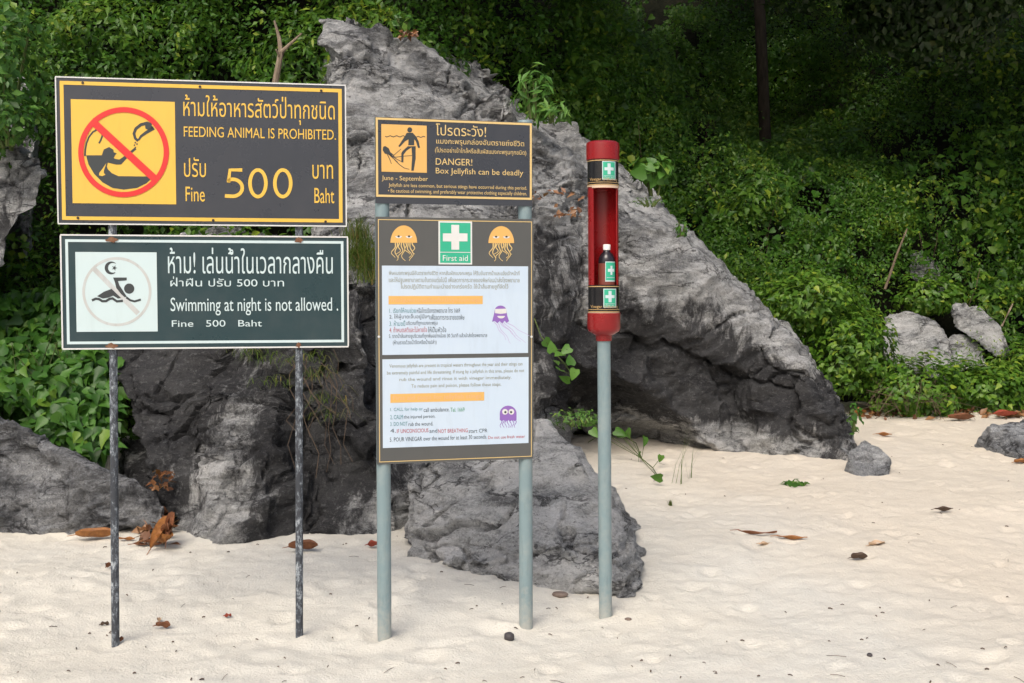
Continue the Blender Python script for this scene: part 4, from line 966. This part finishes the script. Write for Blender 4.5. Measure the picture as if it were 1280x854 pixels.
# the tall board
u0, u1 = PC.uz(471, 425)[0], PC.uz(666.8, 425)[0]; zt = PC.uz(568, 272.5)[1]; zb = PC.uz(569, 577)[1]
mb = MB(); slab(mb, PC, u0, u1, zt, zb, 0, .02); s4 = mb.obj('notice_board', M['board_panel'], board); props(s4, 'tall grey brown board with two pale blue first aid sheets')
mb = MB(); frame(mb, PC, u0 + pxc * 2.2, u1 - pxc * 2.2, zt - pxc * 3, zb + pxc * 2.6, pxc * .9, .0012); mb.obj('border', M['cream'], s4)
mb = MB(); rect(mb, PC, *PC.box(477.6, 660, 332.6, 442.6), .0012, 0); mb.obj('info_sheet', M['sheet'], s4)
mb = MB(); rect(mb, PC, *PC.box(478.2, 660.6, 447.8, 557), .0012, 0); mb.obj('info_sheet', M['sheet'], s4)
Z4 = lambda o: (lambda x, y: PC.px(465 + x / 4.614, 265 + y / 4.614, o)); Z5 = lambda o: (lambda x, y: PC.px(465 + x / 5.338, 430 + y / 5.338, o))
# first aid plate
mb = MB(); b4 = lambda x0, x1, y0, y1: PC.box(465 + x0 / 4.614, 465 + x1 / 4.614, 265 + y0 / 4.614, 265 + y1 / 4.614)
rect(mb, PC, *b4(383, 577, 54, 303), .0014, 1); rect(mb, PC, *b4(392, 568, 63, 294), .0020, 0)
rect(mb, PC, *b4(457, 502, 75, 218), .0026, 1); rect(mb, PC, *b4(408, 457, 124, 170), .0026, 1); rect(mb, PC, *b4(502, 550, 124, 170), .0026, 1); rect(mb, PC, *b4(392, 568, 231, 235), .0026, 1)
text(mb, PC, 'First aid', 465 + 408 / 4.614, 465 + 552 / 4.614, 265 + 250 / 4.614, 265 + 283 / 4.614, .0026, 1, 3, .01)
mb.obj('first_aid_plate', [M['green'], M['white']], s4)
def jelly_orange(cx, cy, rx, top):
    mb = MB(); A = Z4
    poly(mb, A(.0016), [(cx - rx, cy)] + disc((cx, cy), rx, cy - top, 24, 180, 360), 0)
    for s_ in (-1, 1):
        poly(mb, A(.0021), disc((cx + s_ * 30, cy - 38), 19, 11, 16, 0, 180), 1); poly(mb, A(.0026), disc((cx + s_ * 30, cy - 37), 7, 6, 10), 2)
    for k in range(9):
        x = cx - rx * .62 + rx * 1.24 * k / 8; L = 85 + 22 * math.sin(k * 2.1)
        stroke(mb, A(.0013), [(x + 9 * math.sin(j * .75 + k * 1.4) * j / 5 + (k - 4) * 1.4 * j / 3, cy + L * j / 10) for j in range(11)], 7, 3, 3)
    mb.obj('jellyfish_emblem', [M['orange'], M['white'], M['ink'], M['cream']], s4)
jelly_orange(183, 178, 77, 78); jelly_orange(745, 180, 74, 82)
def jelly_purple(A, cx, cy, r, mode):
    mb = MB()
    poly(mb, A(.0016), [(cx - r, cy + r * .75)] + disc((cx, cy), r, r * .95, 24, 180, 360) + [(cx + r * (1 - i / 4), cy + r * (.75 + .16 * (i % 2))) for i in range(8)], 0)
    if mode:
        for s_ in (-1, 1):
            poly(mb, A(.0021), disc((cx + s_ * r * .38, cy - r * .22), r * .34, n=16), 1); poly(mb, A(.0026), disc((cx + s_ * r * .34, cy - r * .18), r * .14, n=10), 2)
    else:
        poly(mb, A(.0021), [(cx - r * .7, cy - r * .55), (cx + r * .7, cy - r * .55), (cx + r * .62, cy - r * .0), (cx - r * .62, cy - r * .0)], 1)
        poly(mb, A(.0021), disc((cx, cy + r * .42), r * .4, r * .3, 14, 0, 180), 1)
    for k in range(7):
        x = cx - r * .85 + r * 1.7 * k / 6; dr = 0 if mode else .55
        stroke(mb, A(.0014), [(x + r * .12 * math.sin(j * .9 + k) + dr * r * .2 * j, cy + r * .7 + r * (.14 if mode else .26) * j) for j in range(8)], r * .11, 0 if mode else 3, r * .05)
    mb.obj('jellyfish_emblem', [M['purple'], M['white'], M['ink'], M['lilac']], s4)
jelly_purple(Z5, 908, 465, 56, 1)
mb = MB(); A = Z4
poly(mb, A(.0016), disc((741, 570), 34, 30, 24, 180, 360) + [(780, 600), (790, 630), (776, 640), (764, 628), (750, 644), (736, 630), (722, 642), (708, 630), (692, 634), (700, 602)], 0)
poly(mb, A(.0021), [(709, 560), (774, 558), (775, 584), (742, 588), (709, 584)], 1); poly(mb, A(.0021), disc((744, 600), 22, 14, 12, 0, 180), 1)
for k in range(6):
    stroke(mb, A(.0014), [(704 + k * 14 + j * (9 + k * 1.5) + 5 * math.sin(j * 1.3 + k), 636 + j * (13 + 3 * math.sin(k * 2.2))) for j in range(9)], 4.5, 3, 2)
mb.obj('jellyfish_emblem', [M['purple'], M['white'], M['ink'], M['lilac']], s4)
BP = mat('bar_print', (.68, .40, .22), .5)
for bx4, body, tb in (((485.6, 603.3, 370, 380.4), 'การปฐมพยาบาลเบื้องต้นเมื่อถูกแมงกะพรุน', (489, 600, 372, 378.6)), ((487.9, 605.1, 491.3, 502.2), 'First aid steps for jellyfish stings', (491, 601, 493.6, 500.4))):
    mb = MB(); rect(mb, PC, *PC.box(*bx4), .0018, 0); text(mb, PC, body, *tb, .0022, 1, 2); mb.obj('heading_bar', [M['orange'], BP], s4)
LET = ([M['olive'], M['teal_txt'], M['dark_txt'], M['red_txt'], mat('green_print', (.07, .30, .16), .5)], s4)
mb = MB(); TX = lambda s_, x0, x1, y0, y1, m: text(mb, PC, s_, 465 + x0 / 4.614, 465 + x1 / 4.614, 265 + y0 / 4.614, 265 + y1 / 4.614, .002, m, 2)
RN = lambda p_, x0, x1, y0, y1: runs(mb, PC, p_, 465 + x0 / 4.614, 465 + x1 / 4.614, 265 + y0 / 4.614, 265 + y1 / 4.614, .002)
TX('พิษแมงกะพรุนมีอันตรายถึงชีวิต หากสัมผัสแมงกะพรุน ให้รีบขึ้นจากน้ำและแจ้งเจ้าหน้าที่', 97, 850, 338, 372, 0); TX('และให้ปฐมพยาบาลตามขั้นตอนต่อไปนี้ เพื่อลดการกระจายของพิษก่อนนำส่งโรงพยาบาล', 97, 850, 376, 412, 0); TX('โปรดปฏิบัติตามคำแนะนำอย่างเคร่งครัด ใช้น้ำส้มสายชูที่จัดไว้', 165, 785, 414, 450, 0)
RN([('1. เรียกให้คนช่วย ', 1), ('หรือโทรเรียกรถพยาบาล โทร 1669', 2)], 97, 510, 552, 582); RN([('2. ให้ผู้บาดเจ็บอยู่นิ่งๆ ', 2), ('เพื่อลดการกระจายของพิษ', 2)], 97, 535, 589, 622)
RN([('3. ห้ามขยี้', 1), ('บริเวณที่ถูกแมงกะพรุน', 2)], 97, 380, 626, 658); RN([('4. ถ้าหมดสติและไม่หายใจ ', 3), ('ให้ปั๊มหัวใจ', 2)], 97, 430, 662, 694)
TX('5. ราดน้ำส้มสายชูบริเวณที่ถูกพิษอย่างน้อย 30 วินาที แล้วนำส่งโรงพยาบาล', 97, 663, 699, 732, 2); TX('(ห้ามราดด้วยน้ำจืดหรือน้ำเปล่า)', 120, 372, 737, 769, 2)
TX = lambda s_, x0, x1, y0, y1, m: text(mb, PC, s_, 465 + x0 / 5.338, 465 + x1 / 5.338, 430 + y0 / 5.338, 430 + y1 / 5.338, .002, m, 2)
RN = lambda p_, x0, x1, y0, y1: runs(mb, PC, p_, 465 + x0 / 5.338, 465 + x1 / 5.338, 430 + y0 / 5.338, 430 + y1 / 5.338, .002)
TX('Venomous jellyfish are present in tropical waters throughout the year and their stings can', 115, 1003, 128, 158, 0); TX('be extremely painful and life threatening. If stung by a jellyfish in this area, please do not', 100, 1015, 174, 203, 0)
TX('rub the wound and rinse it with vinegar immediately.', 182, 930, 219, 247, 0); TX('To reduce pain and poison, please follow these steps.', 262, 862, 263, 293, 0)
RN([('1. CALL for help or ', 1), ('call ambulance. ', 2), ('Tel. 1669', 4)], 118, 620, 424, 452); RN([('2. CALM ', 1), ('the injured person.', 2)], 118, 425, 473, 502); RN([('3. DO NOT ', 1), ('rub the wound.', 2)], 118, 410, 520, 546)
RN([('4. ', 2), ('IF UNCONSCIOUS ', 3), ('and ', 2), ('NOT BREATHING ', 3), ('start CPR', 2)], 118, 772, 566, 592); TX('5. POUR VINEGAR over the wound for at least 30 seconds.', 118, 765, 614, 642, 2); TX('Do not use fresh water', 775, 1020, 610, 630, 3)
LET = None
for x, y in ((473.5, 421), (664.3, 421)):
    mb = MB(); c = np.array(PC.px(x, y, 0)); n3 = np.array((PC.n[0], PC.n[1], 0)); mb.tube([c - n3 * .002, c + n3 * .004], .005, 10); mb.obj('bolt', M['white'], s4)

# ------------------------------------------------------------------ red vinegar station
DT = 5.10
ft = P(757, 779, DT); tp = P(753.3, 176, DT)
ax = lambda z: (tp[0] + (ft[0] - tp[0]) * (tp[2] - z) / (tp[2] - ft[2]), DT)
zz = lambda y: P(753, y, DT - .07)[2]
k_ = DT / F
station = thing('vinegar_station', 'red first aid tube with open front on a grey blue pole beside the pale boulder', 'first aid post', (float(ft[0]), DT, 0.0))
mb = MB(); mb.tube([(*ax(z), z) for z in np.linspace(zz(420), -.35, 12)], 8.3 * k_, 28); mb.obj('post', M['pvc'], station, smooth=True)
RT = 19.0 * k_
mb = MB(); mb.lathe(ax, [(.001, zz(176) + .004), (RT * .9, zz(176) + .004), (RT * 1.07, zz(177)), (RT * 1.085, zz(181)), (RT * 1.085, zz(198)), (RT * 1.0, zz(199))], 48); mb.obj('cap', M['redpaint'], station, smooth=True)
mb = MB(); mb.lathe(ax, [(RT * 1.0, zz(391)), (RT * 1.09, zz(392)), (RT * 1.09, zz(411)), (RT * 1.0, zz(415)), (10.5 * k_, zz(420)), (9.7 * k_, zz(427)), (8.3 * k_, zz(427.2))], 48); mb.obj('reducer', M['redpaint'], station, smooth=True)
# tube wall with a window cut in the front
def shell(z0, z1, a0, a1, r0, r1, n=44, nz=6):
    V = []; zs = np.linspace(z0, z1, nz)
    for r in (r0, r1):
        for z in zs:
            for j in range(n + 1):
                a = a0 + (a1 - a0) * j / n; x, y = ax(z); V.append((x + r * math.sin(a), y - r * math.cos(a), z))
    m_ = n + 1; o = nz * m_; Fc = []
    for i in range(nz - 1):
        for j in range(n):
            q = i * m_ + j; Fc.append((q, q + 1, q + m_ + 1, q + m_)); q += o; Fc.append((q, q + m_, q + m_ + 1, q + 1))
    for j in range(n):
        Fc.append((j, o + j, o + j + 1, j + 1)); q = (nz - 1) * m_ + j; Fc.append((q, q + 1, o + q + 1, o + q))
    for i in range(nz - 1):
        q = i * m_; Fc.append((q, q + m_, o + q + m_, o + q)); q += n; Fc.append((q, o + q, o + q + m_, q + m_))
    return V, Fc
mb = MB(); A0, A1 = R(-44), R(60)
mb.add(*shell(zz(358), zz(234), A1, A0 + 2 * math.pi, RT, RT - .0045))
mb.add(*shell(zz(234), zz(196), 0, 2 * math.pi, RT, RT - .0045)); mb.add(*shell(zz(394), zz(358), 0, 2 * math.pi, RT, RT - .0045))
mb.lathe(ax, [(.001, zz(357.5)), (RT - .004, zz(357.5)), (RT - .004, zz(358.5)), (.001, zz(358.5))], 40); mb.lathe(ax, [(.001, zz(233)), (RT - .004, zz(233)), (RT - .004, zz(234)), (.001, zz(234))], 40)
tube_o = mb.obj('tube_body', M['redpaint'], station, smooth=True)
def patch(mb, a0, a1, z0, z1, r, m=0, n=14):
    V = []
    for z in (z0, z1):
        for j in range(n + 1):
            a = a0 + (a1 - a0) * j / n; x, y = ax(z); V.append((x + r * math.sin(a), y - r * math.cos(a), z))
    mb.add(V, [(j, j + 1, n + 2 + j, n + 1 + j) for j in range(n)], m)
def angx(px): return math.asin(max(-1, min(1, (px - 754.3) / 19.4)))
def bandlab(y0, y1, sx0, sx1, sy0, sy1, dx):
    mb = MB()
    patch(mb, 0, 2 * math.pi, zz(y1), zz(y0), RT + .0012, 0, 56)
    for ya, yb in ((y0 + 1.2, y0 + 2.2), (y1 - 1.6, y1 - .6), (y1 - 4.2, y1 - 3.6)): patch(mb, 0, 2 * math.pi, zz(yb), zz(ya), RT + .0022, 1, 56)
    patch(mb, 0, 2 * math.pi, zz(y1 + 1.4), zz(y1 - .2), RT + .003, 4, 56)
    a = lambda x: angx(x - dx)
    patch(mb, a(sx0), a(sx1), zz(sy1), zz(sy0), RT + .0024, 3); patch(mb, a(sx0 + 1), a(sx1 - 1), zz(sy1 - 1), zz(sy0 + 1), RT + .0032, 2)
    cxm = (sx0 + sx1) / 2; cy = sy0 + (sy1 - sy0) * .42; h = (sy1 - sy0) * .30; w = 1.9; wx = 5.6
    patch(mb, a(cxm - w), a(cxm + w), zz(cy + h), zz(cy - h), RT + .004, 3, 4); patch(mb, a(cxm - wx), a(cxm - w), zz(cy + w), zz(cy - w), RT + .004, 3, 4); patch(mb, a(cxm + w), a(cxm + wx), zz(cy + w), zz(cy - w), RT + .004, 3, 4)
    patch(mb, a(sx0 + 2), a(sx1 - 2), zz(sy1 - 4.4), zz(sy1 - 4.9), RT + .004, 3, 4)
    def curved(body, xa, xb, ya, yb, m, bold=0):
        polys, bb = glyphs(body, 2, bold)
        for V, tr in polys:
            W = []
            for gx, gy in V:
                an = a(xa) + (a(xb) - a(xa)) * (gx - bb[0]) / (bb[1] - bb[0]); z = zz(yb) + (zz(ya) - zz(yb)) * (gy - bb[2]) / (bb[3] - bb[2]); x, y = ax(z)
                W.append((x + (RT + .0042) * math.sin(an), y - (RT + .0042) * math.cos(an), z))
            mb.add(W, tr, m)
    curved('First aid', sx0 + 3, sx1 - 3, sy1 - 3.9, sy1 - 1.8, 3)
    curved('Vinegar', 738 + dx, 751 + dx, y1 - 9.5, y1 - 4.8, 1, .01); curved('น้ำส้มสายชู', 753 + dx, 770 + dx, y1 - 9.5, y1 - 4.8, 1, .01)
    mb.obj('label_band', [M['black'], M['gold'], M['green'], M['pale'], M['rim']], station, smooth=True)
bandlab(198.5, 231.5, 752, 768.5, 201.5, 224.5, 0)
bandlab(356.5, 391, 753.5, 769.5, 361, 384.5, 1)
mb = MB(); patch(mb, A0 - .06, A1 + .06, zz(234.6), zz(232.4), RT + .0035, 0, 20); mb.obj('opening_rim', M['rim'], tube_o)
# bottle standing in the tube
bx_, by_ = P(758, 356, DT)[0], DT - .012; z0 = zz(357.2) ; h = zz(305) - z0
bot = thing('bottle', 'small dark bottle with white cap and green cross label inside the red tube', 'bottle', (float(bx_), by_, float(z0)))
br = 10.4 * k_; bax = lambda z: (bx_, by_)
mb = MB(); mb.lathe(bax, [(.001, z0), (br * .95, z0), (br, z0 + .004), (br, z0 + h * .60), (br * .97, z0 + h * .66), (br * .75, z0 + h * .76), (br * .45, z0 + h * .82), (br * .38, z0 + h * .86), (br * .38, z0 + h * .9)], 32); mb.obj('bottle_body', M['bottle'], bot, smooth=True)
mb = MB(); mb.lathe(bax, [(br * .36, z0 + h * .86), (br * .45, z0 + h * .865), (br * .45, z0 + h * .985), (br * .40, z0 + h), (.001, z0 + h)], 28); mb.obj('cap', M['cap'], bot, smooth=True)
mb = MB(); ax_old = ax; ax = bax
patch(mb, 0, 2 * math.pi, z0 + .004, z0 + h * .54, br + .0008, 0, 40); patch(mb, R(-14), R(68), z0 + h * .10, z0 + h * .58, br + .0016, 2, 14); patch(mb, R(-10), R(64), z0 + h * .13, z0 + h * .56, br + .0022, 1, 14)
ca, cz = R(27), z0 + h * .37
patch(mb, ca - R(7), ca + R(7), cz - h * .11, cz + h * .11, br + .0028, 2, 4); patch(mb, ca - R(24), ca - R(7), cz - h * .036, cz + h * .036, br + .0028, 2, 4); patch(mb, ca + R(7), ca + R(24), cz - h * .036, cz + h * .036, br + .0028, 2, 4); patch(mb, R(-4), R(58), z0 + h * .19, z0 + h * .20, br + .0028, 2, 8)
mb.obj('label', [M['red_through'], M['green'], M['pale']], bot, smooth=True); ax = ax_old

# ------------------------------------------------------------------ fallen leaves, stones, beach litter
def dead_leaf(label, px, py, L, wid, ang, curl, m, lift=.012, group='fallen leaves on the sand', base=None, tilt=0.0):
    b0 = G(px, py) if base is None else np.array(base); nu, nv = 11, 7; V = []; k = RNG.uniform(0, 6)
    for i in range(nu):
        f = i / (nu - 1); hw = wid * (math.sin(math.pi * min(1, f * .92 + .04)) ** .75) * .5
        for j in range(nv):
            g = j / (nv - 1) * 2 - 1
            x = (f - .5) * L; y = g * hw; z = lift + curl * (g * g * hw * 1.5 + ((f - .5) ** 2) * L * .5) + .004 * math.sin(f * 9 + k + g * 3) + tilt * x
            V.append(b0 + (x * math.cos(ang) - y * math.sin(ang), x * math.sin(ang) + y * math.cos(ang), z))
    Fc = [(i * nv + j, (i + 1) * nv + j, (i + 1) * nv + j + 1, i * nv + j + 1) for i in range(nu - 1) for j in range(nv - 1)]
    mb = MB(); mb.add(V, Fc); e = V[(nu - 1) * nv + nv // 2]; s_ = V[nv // 2]
    mb.tube([s_, s_ + np.array((-math.cos(ang) * L * .22, -math.sin(ang) * L * .22, -lift * .4))], [.0028, .0018], 5)
    mb.tube([V[i * nv + nv // 2] + (0, 0, .001) for i in range(nu)], [.0025] * (nu - 1) + [.001], 4)
    o = mb.obj('fallen_leaf', m, smooth=True, origin=tuple(b0)); return props(o, label, 'leaf', group)
dead_leaf('large orange leaf lying at the foot of the low left rock', 119, 676, .22, .085, .15, .8, M['dl_orange'], .02)
dead_leaf('narrow orange leaf beside the left sign post below the dark rock', 158, 677, .10, .03, -.1, .5, M['dl_orange'], .012)
dead_leaf('rust brown leaf lying against the base of the right old post', 379, 690, .16, .07, .1, .9, M['dl_brown'], .016)
dead_leaf('small red brown leaf by the left post of the jellyfish board', 467, 685, .07, .045, .3, .8, M['dl_red'], .012)
dead_leaf('long thin dark brown leaf on the open sand at right', 947, 670, .22, .025, -.18, .6, M['dl_brown'], .012)
dead_leaf('thin orange brown leaf just right of the long dark leaf', 990, 676, .17, .03, -.25, .6, M['dl_orange'], .012)
dead_leaf('pale tan leaf half sunk in the sand at right', 1096, 681, .12, .06, .5, .3, M['dl_tan'], .004)
dead_leaf('pale tan leaf half sunk below the long dark leaf', 957, 681, .08, .04, .2, .3, M['dl_tan'], .004)
dead_leaf('small dark curled leaf nearest the tan leaf at right', 1074, 701, .09, .045, .1, .9, M['dl_dark'], .012)
dead_leaf('brown leaf on the sand below the flat right rock', 1180, 641, .12, .035, .1, .8, M['dl_dark'], .014)
dead_leaf('orange leaf on the sand in front of the slope shrubs', 1105, 546, .13, .05, -.2, .6, M['dl_orange'], .012)
dead_leaf('brown leaf on the sand left of the flat right rock', 1202, 527, .26, .10, .1, .7, M['dl_brown'], .02)
dead_leaf('red leaf lying at the right edge above the flat rock', 1257, 524, .24, .10, .2, .7, M['dl_red'], .03)
dead_leaf('orange leaf tucked beside the toe of the outcrop', 1076, 520, .14, .07, .4, .8, M['dl_orange'], .02)
dead_leaf('orange leaf near the lower right corner of the flat rock', 1276, 580, .12, .05, .3, .7, M['dl_orange'], .012)
dead_leaf('small brown leaf on sand between the two old posts', 204, 787, .07, .03, -.2, 1.0, M['dl_brown'], .012)
dead_leaf('tiny tan leaf standing behind the small brown leaf between the posts', 199, 779, .05, .02, 1.9, .8, M['dl_tan'], .012)
dead_leaf('tiny dark leaf left of the old left post on sand', 131, 783, .035, .02, .2, .8, M['dl_dark'], .008)
dead_leaf('tiny brown leaf on the sand just left of the left old post', 136, 711, .05, .03, 1.4, .9, M['dl_brown'], .012)
dead_leaf('tiny red brown leaf on the sand left of the right old post', 285, 772, .03, .018, .3, .8, M['dl_red'], .006)
dead_leaf('brown leaf beside the foot of the left old post', 152, 803, .03, .02, 1.4, .9, M['dl_brown'], .01)
# curled heap of dead palm leaf at the rock foot
t = thing('dead_leaf_heap', 'crumpled rust orange heap of dead leaves between the left rock and dark wall', 'leaf heap', tuple(G(200, 684)))
for k, (dx, dz, L, w_, an, cu, ti, m) in enumerate(((0, .09, .22, .10, 1.2, 1.0, .9, 'dl_orange'), (.03, .10, .18, .08, 2.0, .8, -.9, 'dl_brown'), (-.03, .04, .22, .06, .2, .6, .1, 'dl_brown'), (.02, .05, .20, .09, -.5, 1.0, .3, 'dl_orange'), (.05, .14, .14, .07, 1.5, 1.1, 1.3, 'dl_brown'), (-.08, .015, .22, .04, .05, .5, 0, 'dl_brown'))):
    o = dead_leaf(None, 0, 0, L * .72, w_ * .72, an, cu, M[m], dz * .8, None, G(200, 686) + (dx, .02 * (k % 3), 0), ti)
    for kk_ in ('category', 'label', 'group'):
        if kk_ in o: del o[kk_]
    o.name = 'dead_leaf'; o.parent = t; o.location = o.location - Vector(t.location)
def litter_cloud(boxes, m, name, label, size):
    pts = []
    for x0, x1, y0, y1, d0, d1, n in boxes:
        for _ in range(n): pts.append(P(RNG.uniform(x0, x1), RNG.uniform(y0, y1), RNG.uniform(d0, d1)))
    pts = np.array(pts); return leaves(name, [leaf_cloud(pts, np.tile((0, -.4, .8), (len(pts), 1)), size * RNG.uniform(.5, 1.4, len(pts)), 'oval', .5, .2)], m, label=label, cat='leaf litter', kind='stuff')
gl = [];
for _ in range(150):
    q = G(RNG.uniform(1065, 1300), RNG.triangular(514, 519, 527)); gl.append(q + (0, 0, .02))
for _ in range(70):
    q = G(RNG.uniform(175, 225), RNG.triangular(640, 665, 692)); gl.append(q + (0, 0, .02 + .12 * RNG.random() ** 2))
gl = np.array(gl); leaves('leaf_litter', [leaf_cloud(gl, np.tile((0, -.3, 1), (len(gl), 1)), .085 * RNG.uniform(.5, 1.4, len(gl)), 'oval', .45, 0)], M['litter'], label='scattered small brown and orange leaves along the foot of the slope', cat='leaf litter', kind='stuff')
litter_cloud([(190, 215, 590, 612, 6.6, 6.75, 30), (500, 520, 38, 46, 8.7, 8.8, 26), (655, 735, 238, 252, 8.3, 8.5, 20), (690, 735, 258, 272, 8.3, 8.5, 20)], M['litter'], 'leaf_litter', 'small rust brown leaves caught on ledges and clefts of the outcrop', .06)
# specks and twigs on the sand
mb = MB()
for k in range(170):
    px_, py_ = RNG.uniform(-20, 1300), 854 - 320 * RNG.random() ** 1.3
    q = G(px_, py_)
    if q[1] > 11: continue
    a = RNG.uniform(0, 3.14); L = RNG.uniform(.004, .012) if RNG.random() < .93 else RNG.uniform(.02, .04)
    d = np.array((math.cos(a), math.sin(a), 0)) * L; q = q + (0, 0, .003)
    mb.tube([q - d, q + (0, 0, .003), q + d], RNG.uniform(.0012, .003) if L < .015 else .0011, 4)
props(mb.obj('beach_litter', M['dl_dark'], smooth=True), 'tiny dark twigs and specks scattered on the pale sand', 'litter', kind='stuff')
def pebble(label, px, py, rx, ry, rz, m, seed):
    c = G(px, py); bm = bmesh.new(); bmesh.ops.create_icosphere(bm, subdivisions=3, radius=1); V = np.array([v.co for v in bm.verts]); Fc = np.array([[v.index for v in f.verts] for f in bm.faces]); bm.free()
    V = V * (1 + .16 * fbm(V * 1.4 + seed, 3, seed))[:, None]; V = V * (rx, ry, rz) + c + (0, 0, rz * .55)
    props(build('pebble', V, Fc, m, smooth=True, origin=tuple(c)), label, 'stone')
pebble('dark round pebble on sand in front of the board right post', 636.5, 799, .024, .02, .02, M['pebble'], 3)
pebble('flat brown stone beside the foot of the pale boulder', 700, 745, .04, .03, .014, M['shellstone'], 5)
pebble('tiny grey green pebble right of the tube post foot', 785, 775, .016, .012, .007, M['shellstone'], 8)
pebble('small dark pebble at the lower right foreground', 1087, 820, .012, .01, .008, M['pebble'], 9)
